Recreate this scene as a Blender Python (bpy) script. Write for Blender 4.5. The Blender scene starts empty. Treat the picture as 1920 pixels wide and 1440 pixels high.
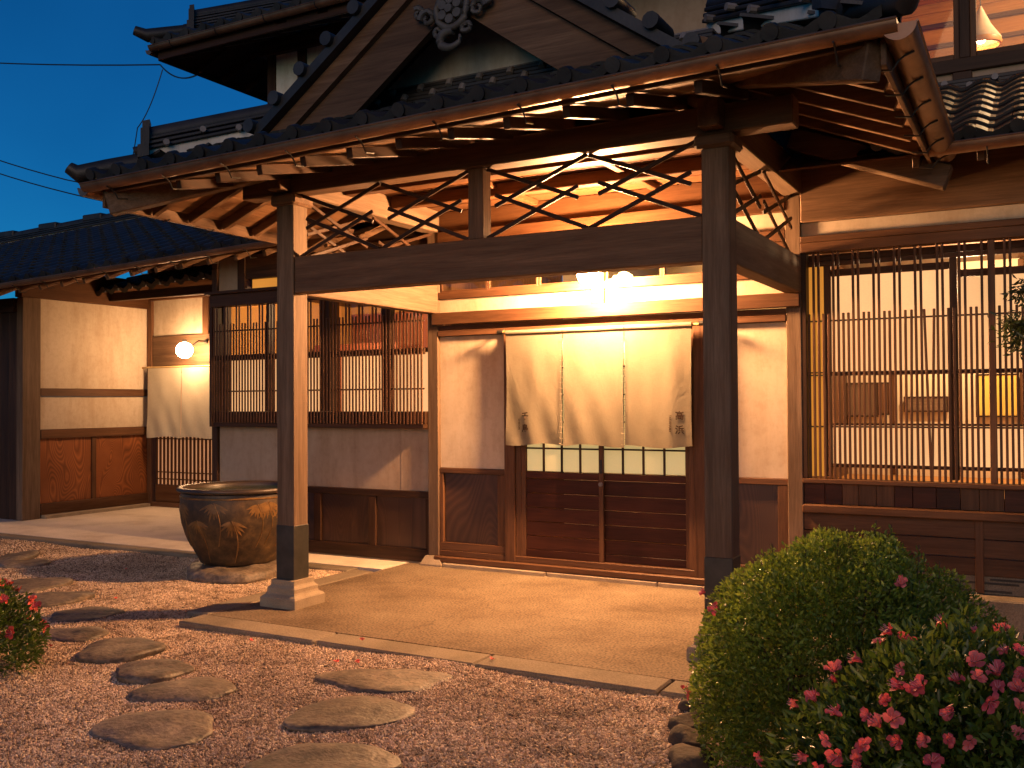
import bpy, bmesh, math, random
import numpy as np
from mathutils import Matrix, Vector, noise

# ------------------------------------------------------------------ camera, sky, exposure
sc = bpy.context.scene
COL = sc.collection
random.seed(7)
rng = np.random.default_rng(11)
CAM = Vector((5.49, -8.365, 1.669)); YAW, PITCH, ROLL = .5027, .018, -.0059
_s, _c = math.sin(YAW), math.cos(YAW); _sp, _cp = math.sin(PITCH), math.cos(PITCH)
_R = Vector((_c, _s, 0)); _F0 = Vector((-_s, _c, 0)); _U0 = Vector((0, 0, 1))
_F = _F0 * _cp + _U0 * _sp; _U = _U0 * _cp - _F0 * _sp
_R2 = _R * math.cos(ROLL) + _U * math.sin(ROLL); _U2 = _U * math.cos(ROLL) - _R * math.sin(ROLL)
cd = bpy.data.cameras.new('camera'); cam = bpy.data.objects.new('camera', cd); COL.objects.link(cam)
cam.matrix_world = Matrix(((_R2.x, _U2.x, -_F.x, CAM.x), (_R2.y, _U2.y, -_F.y, CAM.y), (_R2.z, _U2.z, -_F.z, CAM.z), (0, 0, 0, 1)))
cd.sensor_width = 36; cd.lens = 36 * 1817 / 1920; cd.clip_end = 500
sc.camera = cam
w = bpy.data.worlds.new('World'); sc.world = w; w.use_nodes = True
wn = w.node_tree; bg = wn.nodes['Background']
sky = wn.nodes.new('ShaderNodeTexSky'); sky.sky_type = 'NISHITA'; sky.sun_disc = False
SUN_EL, SUN_AZ = 12.0, 168.0
sky.sun_elevation = math.radians(SUN_EL); sky.sun_rotation = math.radians(SUN_AZ); sky.ozone_density = 6; sky.dust_density = .3; sky.air_density = 1.0
tint = wn.nodes.new('ShaderNodeMix'); tint.data_type = 'RGBA'; tint.blend_type = 'MULTIPLY'; tint.inputs[0].default_value = 1
tint.inputs[7].default_value = (.06, .66, .94, 1)
wn.links.new(sky.outputs[0], tint.inputs[6])
tc = wn.nodes.new('ShaderNodeTexCoord'); cn = wn.nodes.new('ShaderNodeTexNoise'); cn.inputs['Scale'].default_value = 3.2; cn.inputs['Detail'].default_value = 4; wn.links.new(tc.outputs['Generated'], cn.inputs[0])
cr = wn.nodes.new('ShaderNodeValToRGB'); cr.color_ramp.elements[0].position = .3; cr.color_ramp.elements[0].color = (.86, .86, .88, 1); cr.color_ramp.elements[1].position = .7; cr.color_ramp.elements[1].color = (1.5, 1.12, 1.08, 1); wn.links.new(cn.outputs[0], cr.inputs[0])
t2 = wn.nodes.new('ShaderNodeMix'); t2.data_type = 'RGBA'; t2.blend_type = 'MULTIPLY'; t2.inputs[0].default_value = 1; wn.links.new(tint.outputs[2], t2.inputs[6]); wn.links.new(cr.outputs[0], t2.inputs[7]); wn.links.new(t2.outputs[2], bg.inputs[0])
bg.inputs[1].default_value = .068
sl = bpy.data.lights.new('fill_sun', 'SUN'); sl.energy = .66; sl.color = (1.0, .56, .28); sl.angle = math.radians(35)   # added soft warm fill from behind the camera, brightens faces turned to it
so = bpy.data.objects.new('fill_sun', sl); COL.objects.link(so)
_e, _a = math.radians(SUN_EL), math.radians(SUN_AZ); so.rotation_euler = Vector((math.sin(_a) * math.cos(_e), math.cos(_a) * math.cos(_e), math.sin(_e))).to_track_quat('Z', 'Y').to_euler()
sc.view_settings.view_transform = 'Standard'; sc.view_settings.look = 'None'; sc.view_settings.exposure = .3; sc.view_settings.gamma = 1
sc.cycles.use_denoising = True
try: sc.cycles.denoiser = 'OPENIMAGEDENOISE'
except Exception: pass
sc.cycles.max_bounces = 6; sc.cycles.diffuse_bounces = 4; sc.cycles.glossy_bounces = 3; sc.cycles.transmission_bounces = 4; sc.cycles.transparent_max_bounces = 12
sc.cycles.sample_clamp_indirect = 6; sc.cycles.caustics_reflective = False; sc.cycles.caustics_refractive = False

PORCH_L, LEFT_L = 2750, 180           # lamp globes
WARM = (1.0, .50, .21)

# ------------------------------------------------------------------ materials
MATS = {}
def mat(name):
    m = bpy.data.materials.new(name); m.use_nodes = True; MATS[name] = m
    t = m.node_tree; b = t.nodes['Principled BSDF']; return m, t, b
def nd(t, ty, **kw):
    n = t.nodes.new(ty)
    for k, v in kw.items():
        if k.startswith('i_'):
            key = k[2:]
            key = int(key) if key.isdigit() else key.replace('_', ' ')
            n.inputs[key].default_value = v
        else: setattr(n, k, v)
    return n
def lk(t, a, b): t.links.new(a, b)
def ramp(t, fac, stops):
    r = nd(t, 'ShaderNodeValToRGB'); cr = r.color_ramp
    while len(cr.elements) < len(stops): cr.elements.new(.5)
    for e, (p, c) in zip(cr.elements, stops): e.position = p; e.color = (*c, 1) if len(c) == 3 else c
    lk(t, fac, r.inputs[0]); return r.outputs[0]
def mulc(t, a, b, f=1.0, mode='MULTIPLY'):
    m = nd(t, 'ShaderNodeMix', data_type='RGBA', blend_type=mode); m.inputs[0].default_value = f
    lk(t, a, m.inputs[6]); lk(t, b, m.inputs[7]); return m.outputs[2]
def pos(t, scale=(1, 1, 1), rand=True):
    g = nd(t, 'ShaderNodeNewGeometry'); v = g.outputs['Position']
    if rand:
        oi = nd(t, 'ShaderNodeObjectInfo'); sc_ = nd(t, 'ShaderNodeVectorMath', operation='SCALE'); sc_.inputs[0].default_value = (13.1, 7.7, 9.3)
        lk(t, oi.outputs['Random'], sc_.inputs['Scale']); ad = nd(t, 'ShaderNodeVectorMath', operation='ADD'); lk(t, v, ad.inputs[0]); lk(t, sc_.outputs[0], ad.inputs[1]); v = ad.outputs[0]
    mp = nd(t, 'ShaderNodeMapping'); mp.inputs['Scale'].default_value = scale; lk(t, v, mp.inputs[0]); return mp.outputs[0]
def bump(t, b, h, st, dist=.01):
    n = nd(t, 'ShaderNodeBump'); n.inputs['Strength'].default_value = st; n.inputs['Distance'].default_value = dist
    lk(t, h, n.inputs['Height']); lk(t, n.outputs[0], b.inputs['Normal'])
def vary(t, col, lo, hi):
    oi = nd(t, 'ShaderNodeObjectInfo'); mr = nd(t, 'ShaderNodeMapRange'); mr.inputs['To Min'].default_value = lo; mr.inputs['To Max'].default_value = hi
    lk(t, oi.outputs['Random'], mr.inputs[0]); hs = nd(t, 'ShaderNodeHueSaturation'); lk(t, mr.outputs[0], hs.inputs['Value']); lk(t, col, hs.inputs['Color']); return hs.outputs[0]
AX = {'x': (.9, 16, 16), 'y': (16, .9, 16), 'z': (16, 16, .9), 's': (9, 1.2, 9)}
def wood(name, dark, light, axis, rough=.55, vr=(.8, 1.15), stain=.35):
    m, t, b = mat(name); a = AX[axis]
    n1 = nd(t, 'ShaderNodeTexNoise', i_Scale=1.0, i_Detail=5.0, i_Roughness=.6, i_Distortion=.6); lk(t, pos(t, a), n1.inputs[0])
    n2 = nd(t, 'ShaderNodeTexNoise', i_Scale=5.0, i_Detail=3.0, i_Roughness=.7); lk(t, pos(t, a), n2.inputs[0])
    n3 = nd(t, 'ShaderNodeTexNoise', i_Scale=1.3, i_Detail=4.0); lk(t, pos(t, (1, 1, 1)), n3.inputs[0])
    c = ramp(t, n1.outputs[0], [(.3, dark), (.7, light)])
    c = mulc(t, c, ramp(t, n2.outputs[0], [(.3, (.55, .5, .45)), (.6, (1, 1, 1))]), .6)
    c = mulc(t, c, ramp(t, n3.outputs[0], [(.3, (.5, .45, .4)), (.65, (1, 1, 1))]), stain)
    lk(t, vary(t, c, *vr), b.inputs['Base Color']); b.inputs['Roughness'].default_value = rough; b.inputs['Specular IOR Level'].default_value = .18
    bump(t, b, n2.outputs[0], .35, .004); return m
def figured(name, dark, light, axes=(1.0, 1.0, .28), rough=.4):
    m, t, b = mat(name)
    wv = nd(t, 'ShaderNodeTexNoise', i_Scale=1.4, i_Detail=1.0, i_Distortion=.8); lk(t, pos(t, axes), wv.inputs[0])
    ml = nd(t, 'ShaderNodeMath', operation='MULTIPLY'); ml.inputs[1].default_value = 120.0; lk(t, wv.outputs[0], ml.inputs[0])
    fr = nd(t, 'ShaderNodeMath', operation='PINGPONG'); fr.inputs[1].default_value = 1.0; lk(t, ml.outputs[0], fr.inputs[0])
    n3 = nd(t, 'ShaderNodeTexNoise', i_Scale=2.0, i_Detail=5.0); lk(t, pos(t), n3.inputs[0])
    c = ramp(t, fr.outputs[0], [(.0, tuple(.72 * x + .28 * y for x, y in zip(dark, light))), (.75, light), (1.0, tuple(min(1, x * 1.2) for x in light))])
    c = mulc(t, c, ramp(t, n3.outputs[0], [(.3, (.4, .35, .3)), (.65, (1, 1, 1))]), .55)
    lk(t, vary(t, c, .9, 1.1), b.inputs['Base Color']); b.inputs['Roughness'].default_value = rough; bump(t, b, fr.outputs[0], .15, .003); return m
def noisy(name, cols, scale, rough=.8, bs=.2, bscale=None, bd=.01, detail=6, metal=0, fine=None, vr=None, spec=None):
    m, t, b = mat(name)
    n = nd(t, 'ShaderNodeTexNoise', i_Scale=scale, i_Detail=float(detail), i_Roughness=.6); lk(t, pos(t, rand=vr is not None), n.inputs[0])
    k = len(cols); c = ramp(t, n.outputs[0], [(.3 + .4 * i / max(1, k - 1), cols[i]) for i in range(k)])
    if fine:
        v = nd(t, 'ShaderNodeTexNoise', i_Scale=fine[0], i_Detail=2.0); lk(t, pos(t, rand=False), v.inputs[0])
        c = mulc(t, c, ramp(t, v.outputs[0], [(.32, (fine[1],) * 3), (.62, (fine[2],) * 3)]), 1)
    if vr: c = vary(t, c, *vr)
    lk(t, c, b.inputs['Base Color']); b.inputs['Roughness'].default_value = rough; b.inputs['Metallic'].default_value = metal
    b.inputs['Specular IOR Level'].default_value = (.15 if rough > .7 else .5) if spec is None else spec
    if bs:
        n2 = nd(t, 'ShaderNodeTexNoise', i_Scale=bscale or scale * 5, i_Detail=4.0); lk(t, pos(t, rand=False), n2.inputs[0]); bump(t, b, n2.outputs[0], bs, bd)
    return m
def emit(name, col, st, base=None):
    m, t, b = mat(name); b.inputs['Base Color'].default_value = (*(base or col), 1)
    b.inputs['Emission Color'].default_value = (*col, 1); b.inputs['Emission Strength'].default_value = st; b.inputs['Roughness'].default_value = .7; return m

for ax in 'xyz':
    wood('timber_' + ax, (0.093, 0.051, 0.028), (0.186, 0.108, 0.062), ax)                  # weathered structure
    wood('dark_' + ax, (0.034, 0.017, 0.009), (0.075, 0.036, 0.019), ax, rough=.5)          # dark stained lattice
    wood('mid_' + ax, (0.086, 0.040, 0.020), (0.158, 0.076, 0.037), ax, rough=.5)            # lintels, rails
    wood('warm_' + ax, (0.078, 0.031, 0.012), (0.125, 0.057, 0.024), ax, rough=.5)            # ceiling boards
    wood('post_' + ax, (0.122, 0.076, 0.046), (0.214, 0.143, 0.092), ax, rough=.65, stain=.5)     # bleached posts
wood('door_x', (0.044, 0.014, 0.008), (0.080, 0.026, 0.014), 'x', rough=.42)
wood('soffit_x', (0.144, 0.072, 0.034), (0.221, 0.120, 0.062), 'x'); wood('soffit_y', (0.144, 0.072, 0.034), (0.221, 0.120, 0.062), 'y')
wood('cedar_x', (.36, .15, .035), (.55, .26, .07), 'x')
figured('panel_red', (.10, .028, .010), (.30, .10, .032)); figured('panel_dark', (.045, .021, .012), (.078, .037, .020))
noisy('plaster', [(0.460, 0.369, 0.267), (0.518, 0.427, 0.319), (0.552, 0.460, 0.351)], .9, rough=.9, bs=.12, bscale=140, bd=.003)
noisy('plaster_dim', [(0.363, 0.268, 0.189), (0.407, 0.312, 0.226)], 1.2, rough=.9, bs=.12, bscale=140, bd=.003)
noisy('plaster_lifted', [(.66, .62, .55), (.76, .73, .67)], 2, rough=.9, bs=.1, bscale=140, bd=.003)  # plaster lightened in colour to make up for light not reaching gable and ridges
noisy('rock', [(.05, .038, .028), (.09, .07, .05), (.13, .10, .075)], 7, rough=.8, bs=.5, bscale=30, bd=.02, vr=(.8, 1.2))
noisy('tile', [(0.009, 0.009, 0.010), (0.020, 0.019, 0.019), (0.035, 0.032, 0.030)], 5, rough=.52, bs=.15, bscale=60, vr=(.6, 1.4))
noisy('tile_grey', [(.05, .045, .04), (.10, .09, .08)], 9, rough=.6)
noisy('tile_pale', [(0.140, 0.126, 0.118), (0.238, 0.210, 0.196)], 9, rough=.6, vr=(.8, 1.2))
m, t, b = mat('concrete')
n = nd(t, 'ShaderNodeTexNoise', i_Scale=1.2, i_Detail=7.0, i_Roughness=.65); lk(t, pos(t, rand=False), n.inputs[0]); v = nd(t, 'ShaderNodeTexNoise', i_Scale=58.0, i_Detail=3.0); lk(t, pos(t, rand=False), v.inputs[0])
c = mulc(t, ramp(t, n.outputs[0], [(.28, (.062, .042, .024)), (.45, (.14, .10, .062)), (.6, (.175, .13, .083)), (.75, (.215, .168, .11))]), ramp(t, v.outputs[0], [(.3, (.5, .5, .5)), (.62, (1.4, 1.4, 1.4))]), 1)
dn = nd(t, 'ShaderNodeTexNoise', i_Scale=3.5, i_Detail=5.0); lk(t, pos(t, rand=False), dn.inputs[0]); ds = nd(t, 'ShaderNodeVectorMath', operation='SCALE'); ds.inputs['Scale'].default_value = .35; lk(t, dn.outputs['Color'], ds.inputs[0])
da = nd(t, 'ShaderNodeVectorMath', operation='ADD'); lk(t, pos(t, rand=False), da.inputs[0]); lk(t, ds.outputs[0], da.inputs[1])
vo = nd(t, 'ShaderNodeTexVoronoi', feature='DISTANCE_TO_EDGE', i_Scale=.40); lk(t, da.outputs[0], vo.inputs[0])
c = mulc(t, c, ramp(t, vo.outputs['Distance'], [(0, (.35, .32, .3)), (.002, (.55, .52, .5)), (.0038, (1, 1, 1))]), .42)
lk(t, c, b.inputs['Base Color']); b.inputs['Roughness'].default_value = .85; b.inputs['Specular IOR Level'].default_value = .2; bump(t, b, v.outputs[0], .6, .008)
noisy('walk', [(0.537, 0.445, 0.336), (0.699, 0.606, 0.471), (0.781, 0.673, 0.537)], 1.6, rough=.8, bs=.2, bscale=90, fine=(70, .9, 1.05))
noisy('kerb', [(0.144, 0.115, 0.078), (0.218, 0.175, 0.120), (0.253, 0.204, 0.144)], 2.4, rough=.8, bs=.35, bscale=50, fine=(110, .75, 1.15), vr=(.85, 1.1))
noisy('soil', [(.16, .10, .065), (.26, .17, .11)], 6, rough=.95, bs=.4, bscale=90, fine=(120, .5, 1.2))
noisy('stone', [(.055, .042, .028), (.11, .083, .056), (.16, .122, .083), (.22, .17, .115)], 5.5, rough=.55, bs=.45, bscale=40, bd=.014, fine=(34, .68, 1.25), vr=(.8, 1.3))
noisy('base_stone', [(0.264, 0.203, 0.133), (0.370, 0.291, 0.194)], 6, rough=.75, bs=.3, bscale=60, fine=(140, .85, 1.08))
noisy('copper', [(.16, .085, .05), (.27, .155, .095), (.34, .21, .13)], 3, rough=.42, bs=.1, bscale=12, metal=.75)
noisy('sleeve', [(0.048, 0.046, 0.040), (0.080, 0.076, 0.064)], 8, rough=.45, bs=.05, metal=.6)
noisy('iron', [(.03, .028, .025), (.06, .055, .05)], 20, rough=.5, bs=0, metal=.7)
noisy('bamboo', [(.35, .22, .08), (.5, .34, .14)], 8, rough=.4, bs=0)
noisy('branch', [(.07, .045, .03), (.12, .085, .06)], 14, rough=.9, bs=.4)
noisy('cable', [(.008, .008, .008), (.015, .015, .015)], 5, rough=.6, bs=0)
noisy('water', [(.02, .045, .02), (.035, .06, .03)], 3, rough=.06, bs=.04, bscale=14)
noisy('ink', [(.035, .02, .012), (.05, .03, .018)], 40, rough=.9, bs=0)
noisy('red_wall', [(.30, .075, .035), (.42, .12, .05)], 1.5, rough=.7, bs=0)
noisy('room_cream', [(.62, .50, .34), (.72, .60, .42)], 1.2, rough=.9, bs=0)
noisy('room_orange', [(.55, .27, .08), (.65, .34, .11)], 1.2, rough=.9, bs=0)
noisy('room_floor', [(.42, .20, .055), (.55, .27, .08)], 3, rough=.5, bs=0)
noisy('screen_gold', [(.55, .36, .06), (.7, .5, .1)], 3, rough=.5, bs=0)
noisy('petal_red', [(.62, .055, .035), (.78, .09, .055)], 30, rough=.6, bs=0, vr=(.8, 1.15))
noisy('stamen', [(.75, .25, .3), (.8, .35, .35)], 30, rough=.6, bs=0)
emit('lamp_glass', WARM, PORCH_L, (.9, .9, .9)); emit('lamp_glass_small', (1, .56, .27), LEFT_L, (.9, .9, .9))
emit('bulb', (1, .62, .3), 60)
def stain(name, dirt):
    m = MATS[name]; t = m.node_tree; b = t.nodes['Principled BSDF']; src = b.inputs['Base Color'].links[0].from_socket
    n = nd(t, 'ShaderNodeTexNoise', i_Scale=1.0, i_Detail=6.0, i_Roughness=.7); lk(t, pos(t, (3.2, 3.2, .7), False), n.inputs[0]); c = mulc(t, src, ramp(t, n.outputs[0], [(.36, dirt), (.55, (1, 1, 1))]), .7)
    n2 = nd(t, 'ShaderNodeTexNoise', i_Scale=14.0, i_Detail=5.0, i_Roughness=.75); lk(t, pos(t, rand=False), n2.inputs[0]); c = mulc(t, c, ramp(t, n2.outputs[0], [(.33, (.86, .84, .82)), (.55, (1, 1, 1))]), .8); lk(t, c, b.inputs['Base Color'])
stain('plaster', (.78, .72, .66)); stain('plaster_dim', (.74, .68, .62)); stain('plaster_lifted', (.7, .66, .6))
# cloth
m, t, b = mat('linen')
n = nd(t, 'ShaderNodeTexNoise', i_Scale=2.2, i_Detail=5.0); lk(t, pos(t, rand=False), n.inputs[0])
wx = nd(t, 'ShaderNodeTexNoise', i_Scale=1.0, i_Detail=2.0); lk(t, pos(t, (420, 420, 30), False), wx.inputs[0])
wz = nd(t, 'ShaderNodeTexNoise', i_Scale=1.0, i_Detail=2.0); lk(t, pos(t, (30, 30, 420), False), wz.inputs[0])
wr = nd(t, 'ShaderNodeTexNoise', i_Scale=9.0, i_Detail=5.0, i_Distortion=1.5); lk(t, pos(t, (1, 1, .5), False), wr.inputs[0])
c = mulc(t, ramp(t, n.outputs[0], [(.3, (.19, .165, .118)), (.7, (.22, .19, .14))]), ramp(t, mulc(t, wx.outputs[0], wz.outputs[0]), [(.1, (.8, .78, .74)), (.35, (1, 1, 1))]), .7)
lk(t, c, b.inputs['Base Color']); b.inputs['Roughness'].default_value = .95; b.inputs['Specular IOR Level'].default_value = .1
bump(t, b, wr.outputs[0], .32, .01)
tr = nd(t, 'ShaderNodeBsdfTranslucent'); lk(t, c, tr.inputs[0]); mx = nd(t, 'ShaderNodeMixShader'); mx.inputs[0].default_value = .22
out = t.nodes['Material Output']; lk(t, b.outputs[0], mx.inputs[1]); lk(t, tr.outputs[0], mx.inputs[2]); lk(t, mx.outputs[0], out.inputs[0])
m2 = MATS['linen'].copy(); m2.name = 'linen_pale'; MATS['linen_pale'] = m2
for q in m2.node_tree.nodes:
    if q.bl_idname == 'ShaderNodeValToRGB' and .18 < q.color_ramp.elements[0].color[0] < .20: q.color_ramp.elements[0].color = (.52, .45, .33, 1); q.color_ramp.elements[1].color = (.60, .53, .40, 1)
# glass
m, t, b = mat('glass'); out = t.nodes['Material Output']
tp = nd(t, 'ShaderNodeBsdfTransparent'); tp.inputs[0].default_value = (.9, .92, .9, 1); gl = nd(t, 'ShaderNodeBsdfGlossy'); gl.inputs['Roughness'].default_value = .02
fr = nd(t, 'ShaderNodeLayerWeight'); pw = nd(t, 'ShaderNodeMath', operation='POWER'); pw.inputs[1].default_value = 5; lk(t, fr.outputs['Facing'], pw.inputs[0])
fa = nd(t, 'ShaderNodeMath', operation='MULTIPLY_ADD'); fa.inputs[1].default_value = .9; fa.inputs[2].default_value = .03; lk(t, pw.outputs[0], fa.inputs[0]); fr.inputs[0].default_value = .5
mx = nd(t, 'ShaderNodeMixShader'); lk(t, fa.outputs[0], mx.inputs[0]); lk(t, tp.outputs[0], mx.inputs[1]); lk(t, gl.outputs[0], mx.inputs[2]); lk(t, mx.outputs[0], out.inputs[0])
# lit paper screens and lit frosted panes (lit windows), plus the jamb's glow
def litpaper(name, col, st, base):
    m, t, b = mat(name); n = nd(t, 'ShaderNodeTexNoise', i_Scale=1.1, i_Detail=3.0); lk(t, pos(t), n.inputs[0])
    n2 = nd(t, 'ShaderNodeTexNoise', i_Scale=1.0, i_Detail=4.0); lk(t, pos(t, (60, 60, 200)), n2.inputs[0])
    c = ramp(t, n.outputs[0], [(.3, tuple(x * .78 for x in col)), (.7, col)]); c = mulc(t, c, ramp(t, n2.outputs[0], [(.3, (.86, .86, .86)), (.7, (1, 1, 1))]), 1)
    lk(t, c, b.inputs['Emission Color']); b.inputs['Emission Strength'].default_value = st; b.inputs['Base Color'].default_value = (*base, 1); b.inputs['Roughness'].default_value = .9
litpaper('paper', (1.0, .50, .19), .95, (.6, .5, .38)); litpaper('paper_red', (1.0, .40, .15), .40, (.5, .38, .28))
litpaper('frosted', (1.0, .72, .27), .42, (.5, .45, .3)); litpaper('amber', (1.0, .36, .04), .55, (.5, .3, .1))
# leaves
def leafmat(name, cols, trans):
    m, t, b = mat(name); g = nd(t, 'ShaderNodeNewGeometry'); c = ramp(t, g.outputs['Random Per Island'], [(i / max(1, len(cols) - 1), cols[i]) for i in range(len(cols))])
    n = nd(t, 'ShaderNodeTexNoise', i_Scale=5.0, i_Detail=3.0); lk(t, g.outputs['Position'], n.inputs[0])
    c = mulc(t, c, ramp(t, n.outputs[0], [(.3, (.6, .6, .6)), (.7, (1.2, 1.2, 1.1))]), .8)
    lk(t, c, b.inputs['Base Color']); b.inputs['Roughness'].default_value = .34
    tr = nd(t, 'ShaderNodeBsdfTranslucent'); lk(t, c, tr.inputs[0]); mx = nd(t, 'ShaderNodeMixShader'); mx.inputs[0].default_value = trans
    out = t.nodes['Material Output']; lk(t, b.outputs[0], mx.inputs[1]); lk(t, tr.outputs[0], mx.inputs[2]); lk(t, mx.outputs[0], out.inputs[0])
leafmat('leaf', [(0.097, 0.162, 0.019), (0.179, 0.259, 0.032), (0.308, 0.373, 0.049), (0.130, 0.194, 0.024)], .42)
leafmat('leaf_azalea', [(0.060, 0.108, 0.014), (0.096, 0.156, 0.022), (0.168, 0.216, 0.036)], .38)
leafmat('leaf_maple', [(.03, .045, .012), (.05, .06, .015)], .3)
m, t, b = mat('petal_pink'); g = nd(t, 'ShaderNodeObjectInfo'); c = ramp(t, g.outputs['Random'], [(0, (.66, .08, .10)), (.5, (.80, .14, .14)), (1, (.90, .22, .19))])
lk(t, c, b.inputs['Base Color']); b.inputs['Roughness'].default_value = .55
tr = nd(t, 'ShaderNodeBsdfTranslucent'); lk(t, c, tr.inputs[0]); mx = nd(t, 'ShaderNodeMixShader'); mx.inputs[0].default_value = .35; out = t.nodes['Material Output']
lk(t, b.outputs[0], mx.inputs[1]); lk(t, tr.outputs[0], mx.inputs[2]); lk(t, mx.outputs[0], out.inputs[0])
# pebbles
m, t, b = mat('pebble'); g = nd(t, 'ShaderNodeObjectInfo'); c = ramp(t, g.outputs['Random'], [(0, (.15, .102, .060)), (.2, (.48, .335, .198)), (.5, (.70, .50, .31)), (.8, (.80, .60, .39)), (1, (.88, .74, .54))])
n = nd(t, 'ShaderNodeTexNoise', i_Scale=.9, i_Detail=4.0); lk(t, pos(t, rand=False), n.inputs[0]); c = mulc(t, c, ramp(t, n.outputs[0], [(.33, (.58, .54, .5)), (.6, (1, 1, 1))]), .9)
n = nd(t, 'ShaderNodeTexNoise', i_Scale=7.0, i_Detail=5.0, i_Roughness=.7); lk(t, pos(t, rand=False), n.inputs[0]); c = mulc(t, c, ramp(t, n.outputs[0], [(.36, (.38, .34, .30)), (.50, (1, 1, 1))]), .85)
lk(t, c, b.inputs['Base Color']); b.inputs['Roughness'].default_value = .6
# glazed jar
m, t, b = mat('glaze'); n = nd(t, 'ShaderNodeTexNoise', i_Scale=4.5, i_Detail=6.0, i_Roughness=.7); lk(t, pos(t, rand=False), n.inputs[0])
n2 = nd(t, 'ShaderNodeTexNoise', i_Scale=17.0, i_Detail=4.0); lk(t, pos(t, rand=False), n2.inputs[0])
c = ramp(t, n.outputs[0], [(.36, (.030, .019, .012)), (.52, (.075, .045, .020)), (.66, (.16, .095, .036))]); c = mulc(t, c, ramp(t, n2.outputs[0], [(.3, (.55, .55, .55)), (.65, (1.1, 1.1, 1.1))]), .8)
lk(t, c, b.inputs['Base Color']); b.inputs['Roughness'].default_value = .52; bump(t, b, n2.outputs[0], .2, .004)
noisy('ochre', [(.09, .045, .014), (.22, .115, .03)], 14, rough=.4, bs=.1)
noisy('jar_rim', [(0.030, 0.019, 0.013), (0.060, 0.042, 0.030)], 9, rough=.4, bs=.1)

# ------------------------------------------------------------------ geometry helpers
MW = {}
def link(o, parent=None, mw=None):
    COL.objects.link(o); mw = mw or Matrix(); MW[o] = mw.copy()
    if parent is not None:
        o.parent = parent; o.matrix_parent_inverse = MW[parent].inverted()
    o.matrix_basis = mw; return o
def tag(o, label, cat=None, group=None, kind=None):
    if label: o['label'] = label
    if cat: o['category'] = cat
    if group: o['group'] = group
    if kind: o['kind'] = kind
    return o
def empty(name, loc, label=None, cat=None, group=None, parent=None):
    o = bpy.data.objects.new(name, None); o.empty_display_size = .1; link(o, parent, Matrix.Translation(loc)); return tag(o, label, cat, group)
def meshobj(name, me, material, parent=None, mw=None):
    if material and not me.materials: me.materials.append(MATS[material])
    o = bpy.data.objects.new(name, me); return link(o, parent, mw)
def rawmesh(name, v, f, smooth=False):
    me = bpy.data.meshes.new(name); me.from_pydata([tuple(p) for p in v], [], f)
    if smooth: me.polygons.foreach_set('use_smooth', [True] * len(me.polygons))
    me.update(); return me
def cbox(a, b, h, c):
    """chamfered box, half sizes a b h"""
    c = min(c, a * .45, b * .45, h * .45); V = []; ix = {}
    for sx in (-1, 1):
        for sy in (-1, 1):
            for sz in (-1, 1):
                for k, p in enumerate(((sx * a, sy * (b - c), sz * (h - c)), (sx * (a - c), sy * b, sz * (h - c)), (sx * (a - c), sy * (b - c), sz * h))):
                    ix[sx, sy, sz, k] = len(V); V.append(p)
    Fs = []
    for s in (-1, 1):
        Fs.append([ix[s, y, z, 0] for y, z in ((-1, -1), (1, -1), (1, 1), (-1, 1))])
        Fs.append([ix[x, s, z, 1] for x, z in ((-1, -1), (1, -1), (1, 1), (-1, 1))])
        Fs.append([ix[x, y, s, 2] for x, y in ((-1, -1), (1, -1), (1, 1), (-1, 1))])
        for q in (-1, 1):
            Fs.append([ix[s, q, -1, 0], ix[s, q, 1, 0], ix[s, q, 1, 1], ix[s, q, -1, 1]])
            Fs.append([ix[s, -1, q, 0], ix[s, 1, q, 0], ix[s, 1, q, 2], ix[s, -1, q, 2]])
            Fs.append([ix[-1, s, q, 1], ix[1, s, q, 1], ix[1, s, q, 2], ix[-1, s, q, 2]])
            for r in (-1, 1): Fs.append([ix[s, q, r, 0], ix[s, q, r, 1], ix[s, q, r, 2]])
    G = []
    for f in Fs:
        p = [Vector(V[i]) for i in f]; nrm = (p[1] - p[0]).cross(p[2] - p[0]); ce = sum(p, Vector()) / len(p)
        G.append(f if nrm.dot(ce) > 0 else f[::-1])
    return V, G
BOXC = {}
def box(name, x0, x1, y0, y1, z0, z1, material, parent=None, c=.004):
    a, b, h = abs(x1 - x0) / 2, abs(y1 - y0) / 2, abs(z1 - z0) / 2
    key = (round(a, 4), round(b, 4), round(h, 4), c, material)
    me = BOXC.get(key)
    if me is None:
        v, f = cbox(a, b, h, c); me = rawmesh(name, v, f); BOXC[key] = me
    return meshobj(name, me, material, parent, Matrix.Translation(((x0 + x1) / 2, (y0 + y1) / 2, (z0 + z1) / 2)))
def frame_of(d, up=Vector((0, 0, 1))):
    x = d.normalized(); y = up.cross(x)
    if y.length < 1e-5: y = Vector((0, 1, 0))
    y.normalize(); z = x.cross(y); return Matrix((x, y, z)).transposed()
def beam(name, P0, P1, wd, ht, material, parent=None, c=.004, up=Vector((0, 0, 1))):
    P0, P1 = Vector(P0), Vector(P1); d = P1 - P0
    key = (round(d.length, 3), wd, ht, c, material, 'b'); me = BOXC.get(key)
    if me is None:
        v, f = cbox(d.length / 2, wd / 2, ht / 2, c); me = rawmesh(name, v, f); BOXC[key] = me
    return meshobj(name, me, material, parent, Matrix.Translation((P0 + P1) / 2) @ frame_of(d, up).to_4x4())
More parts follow.
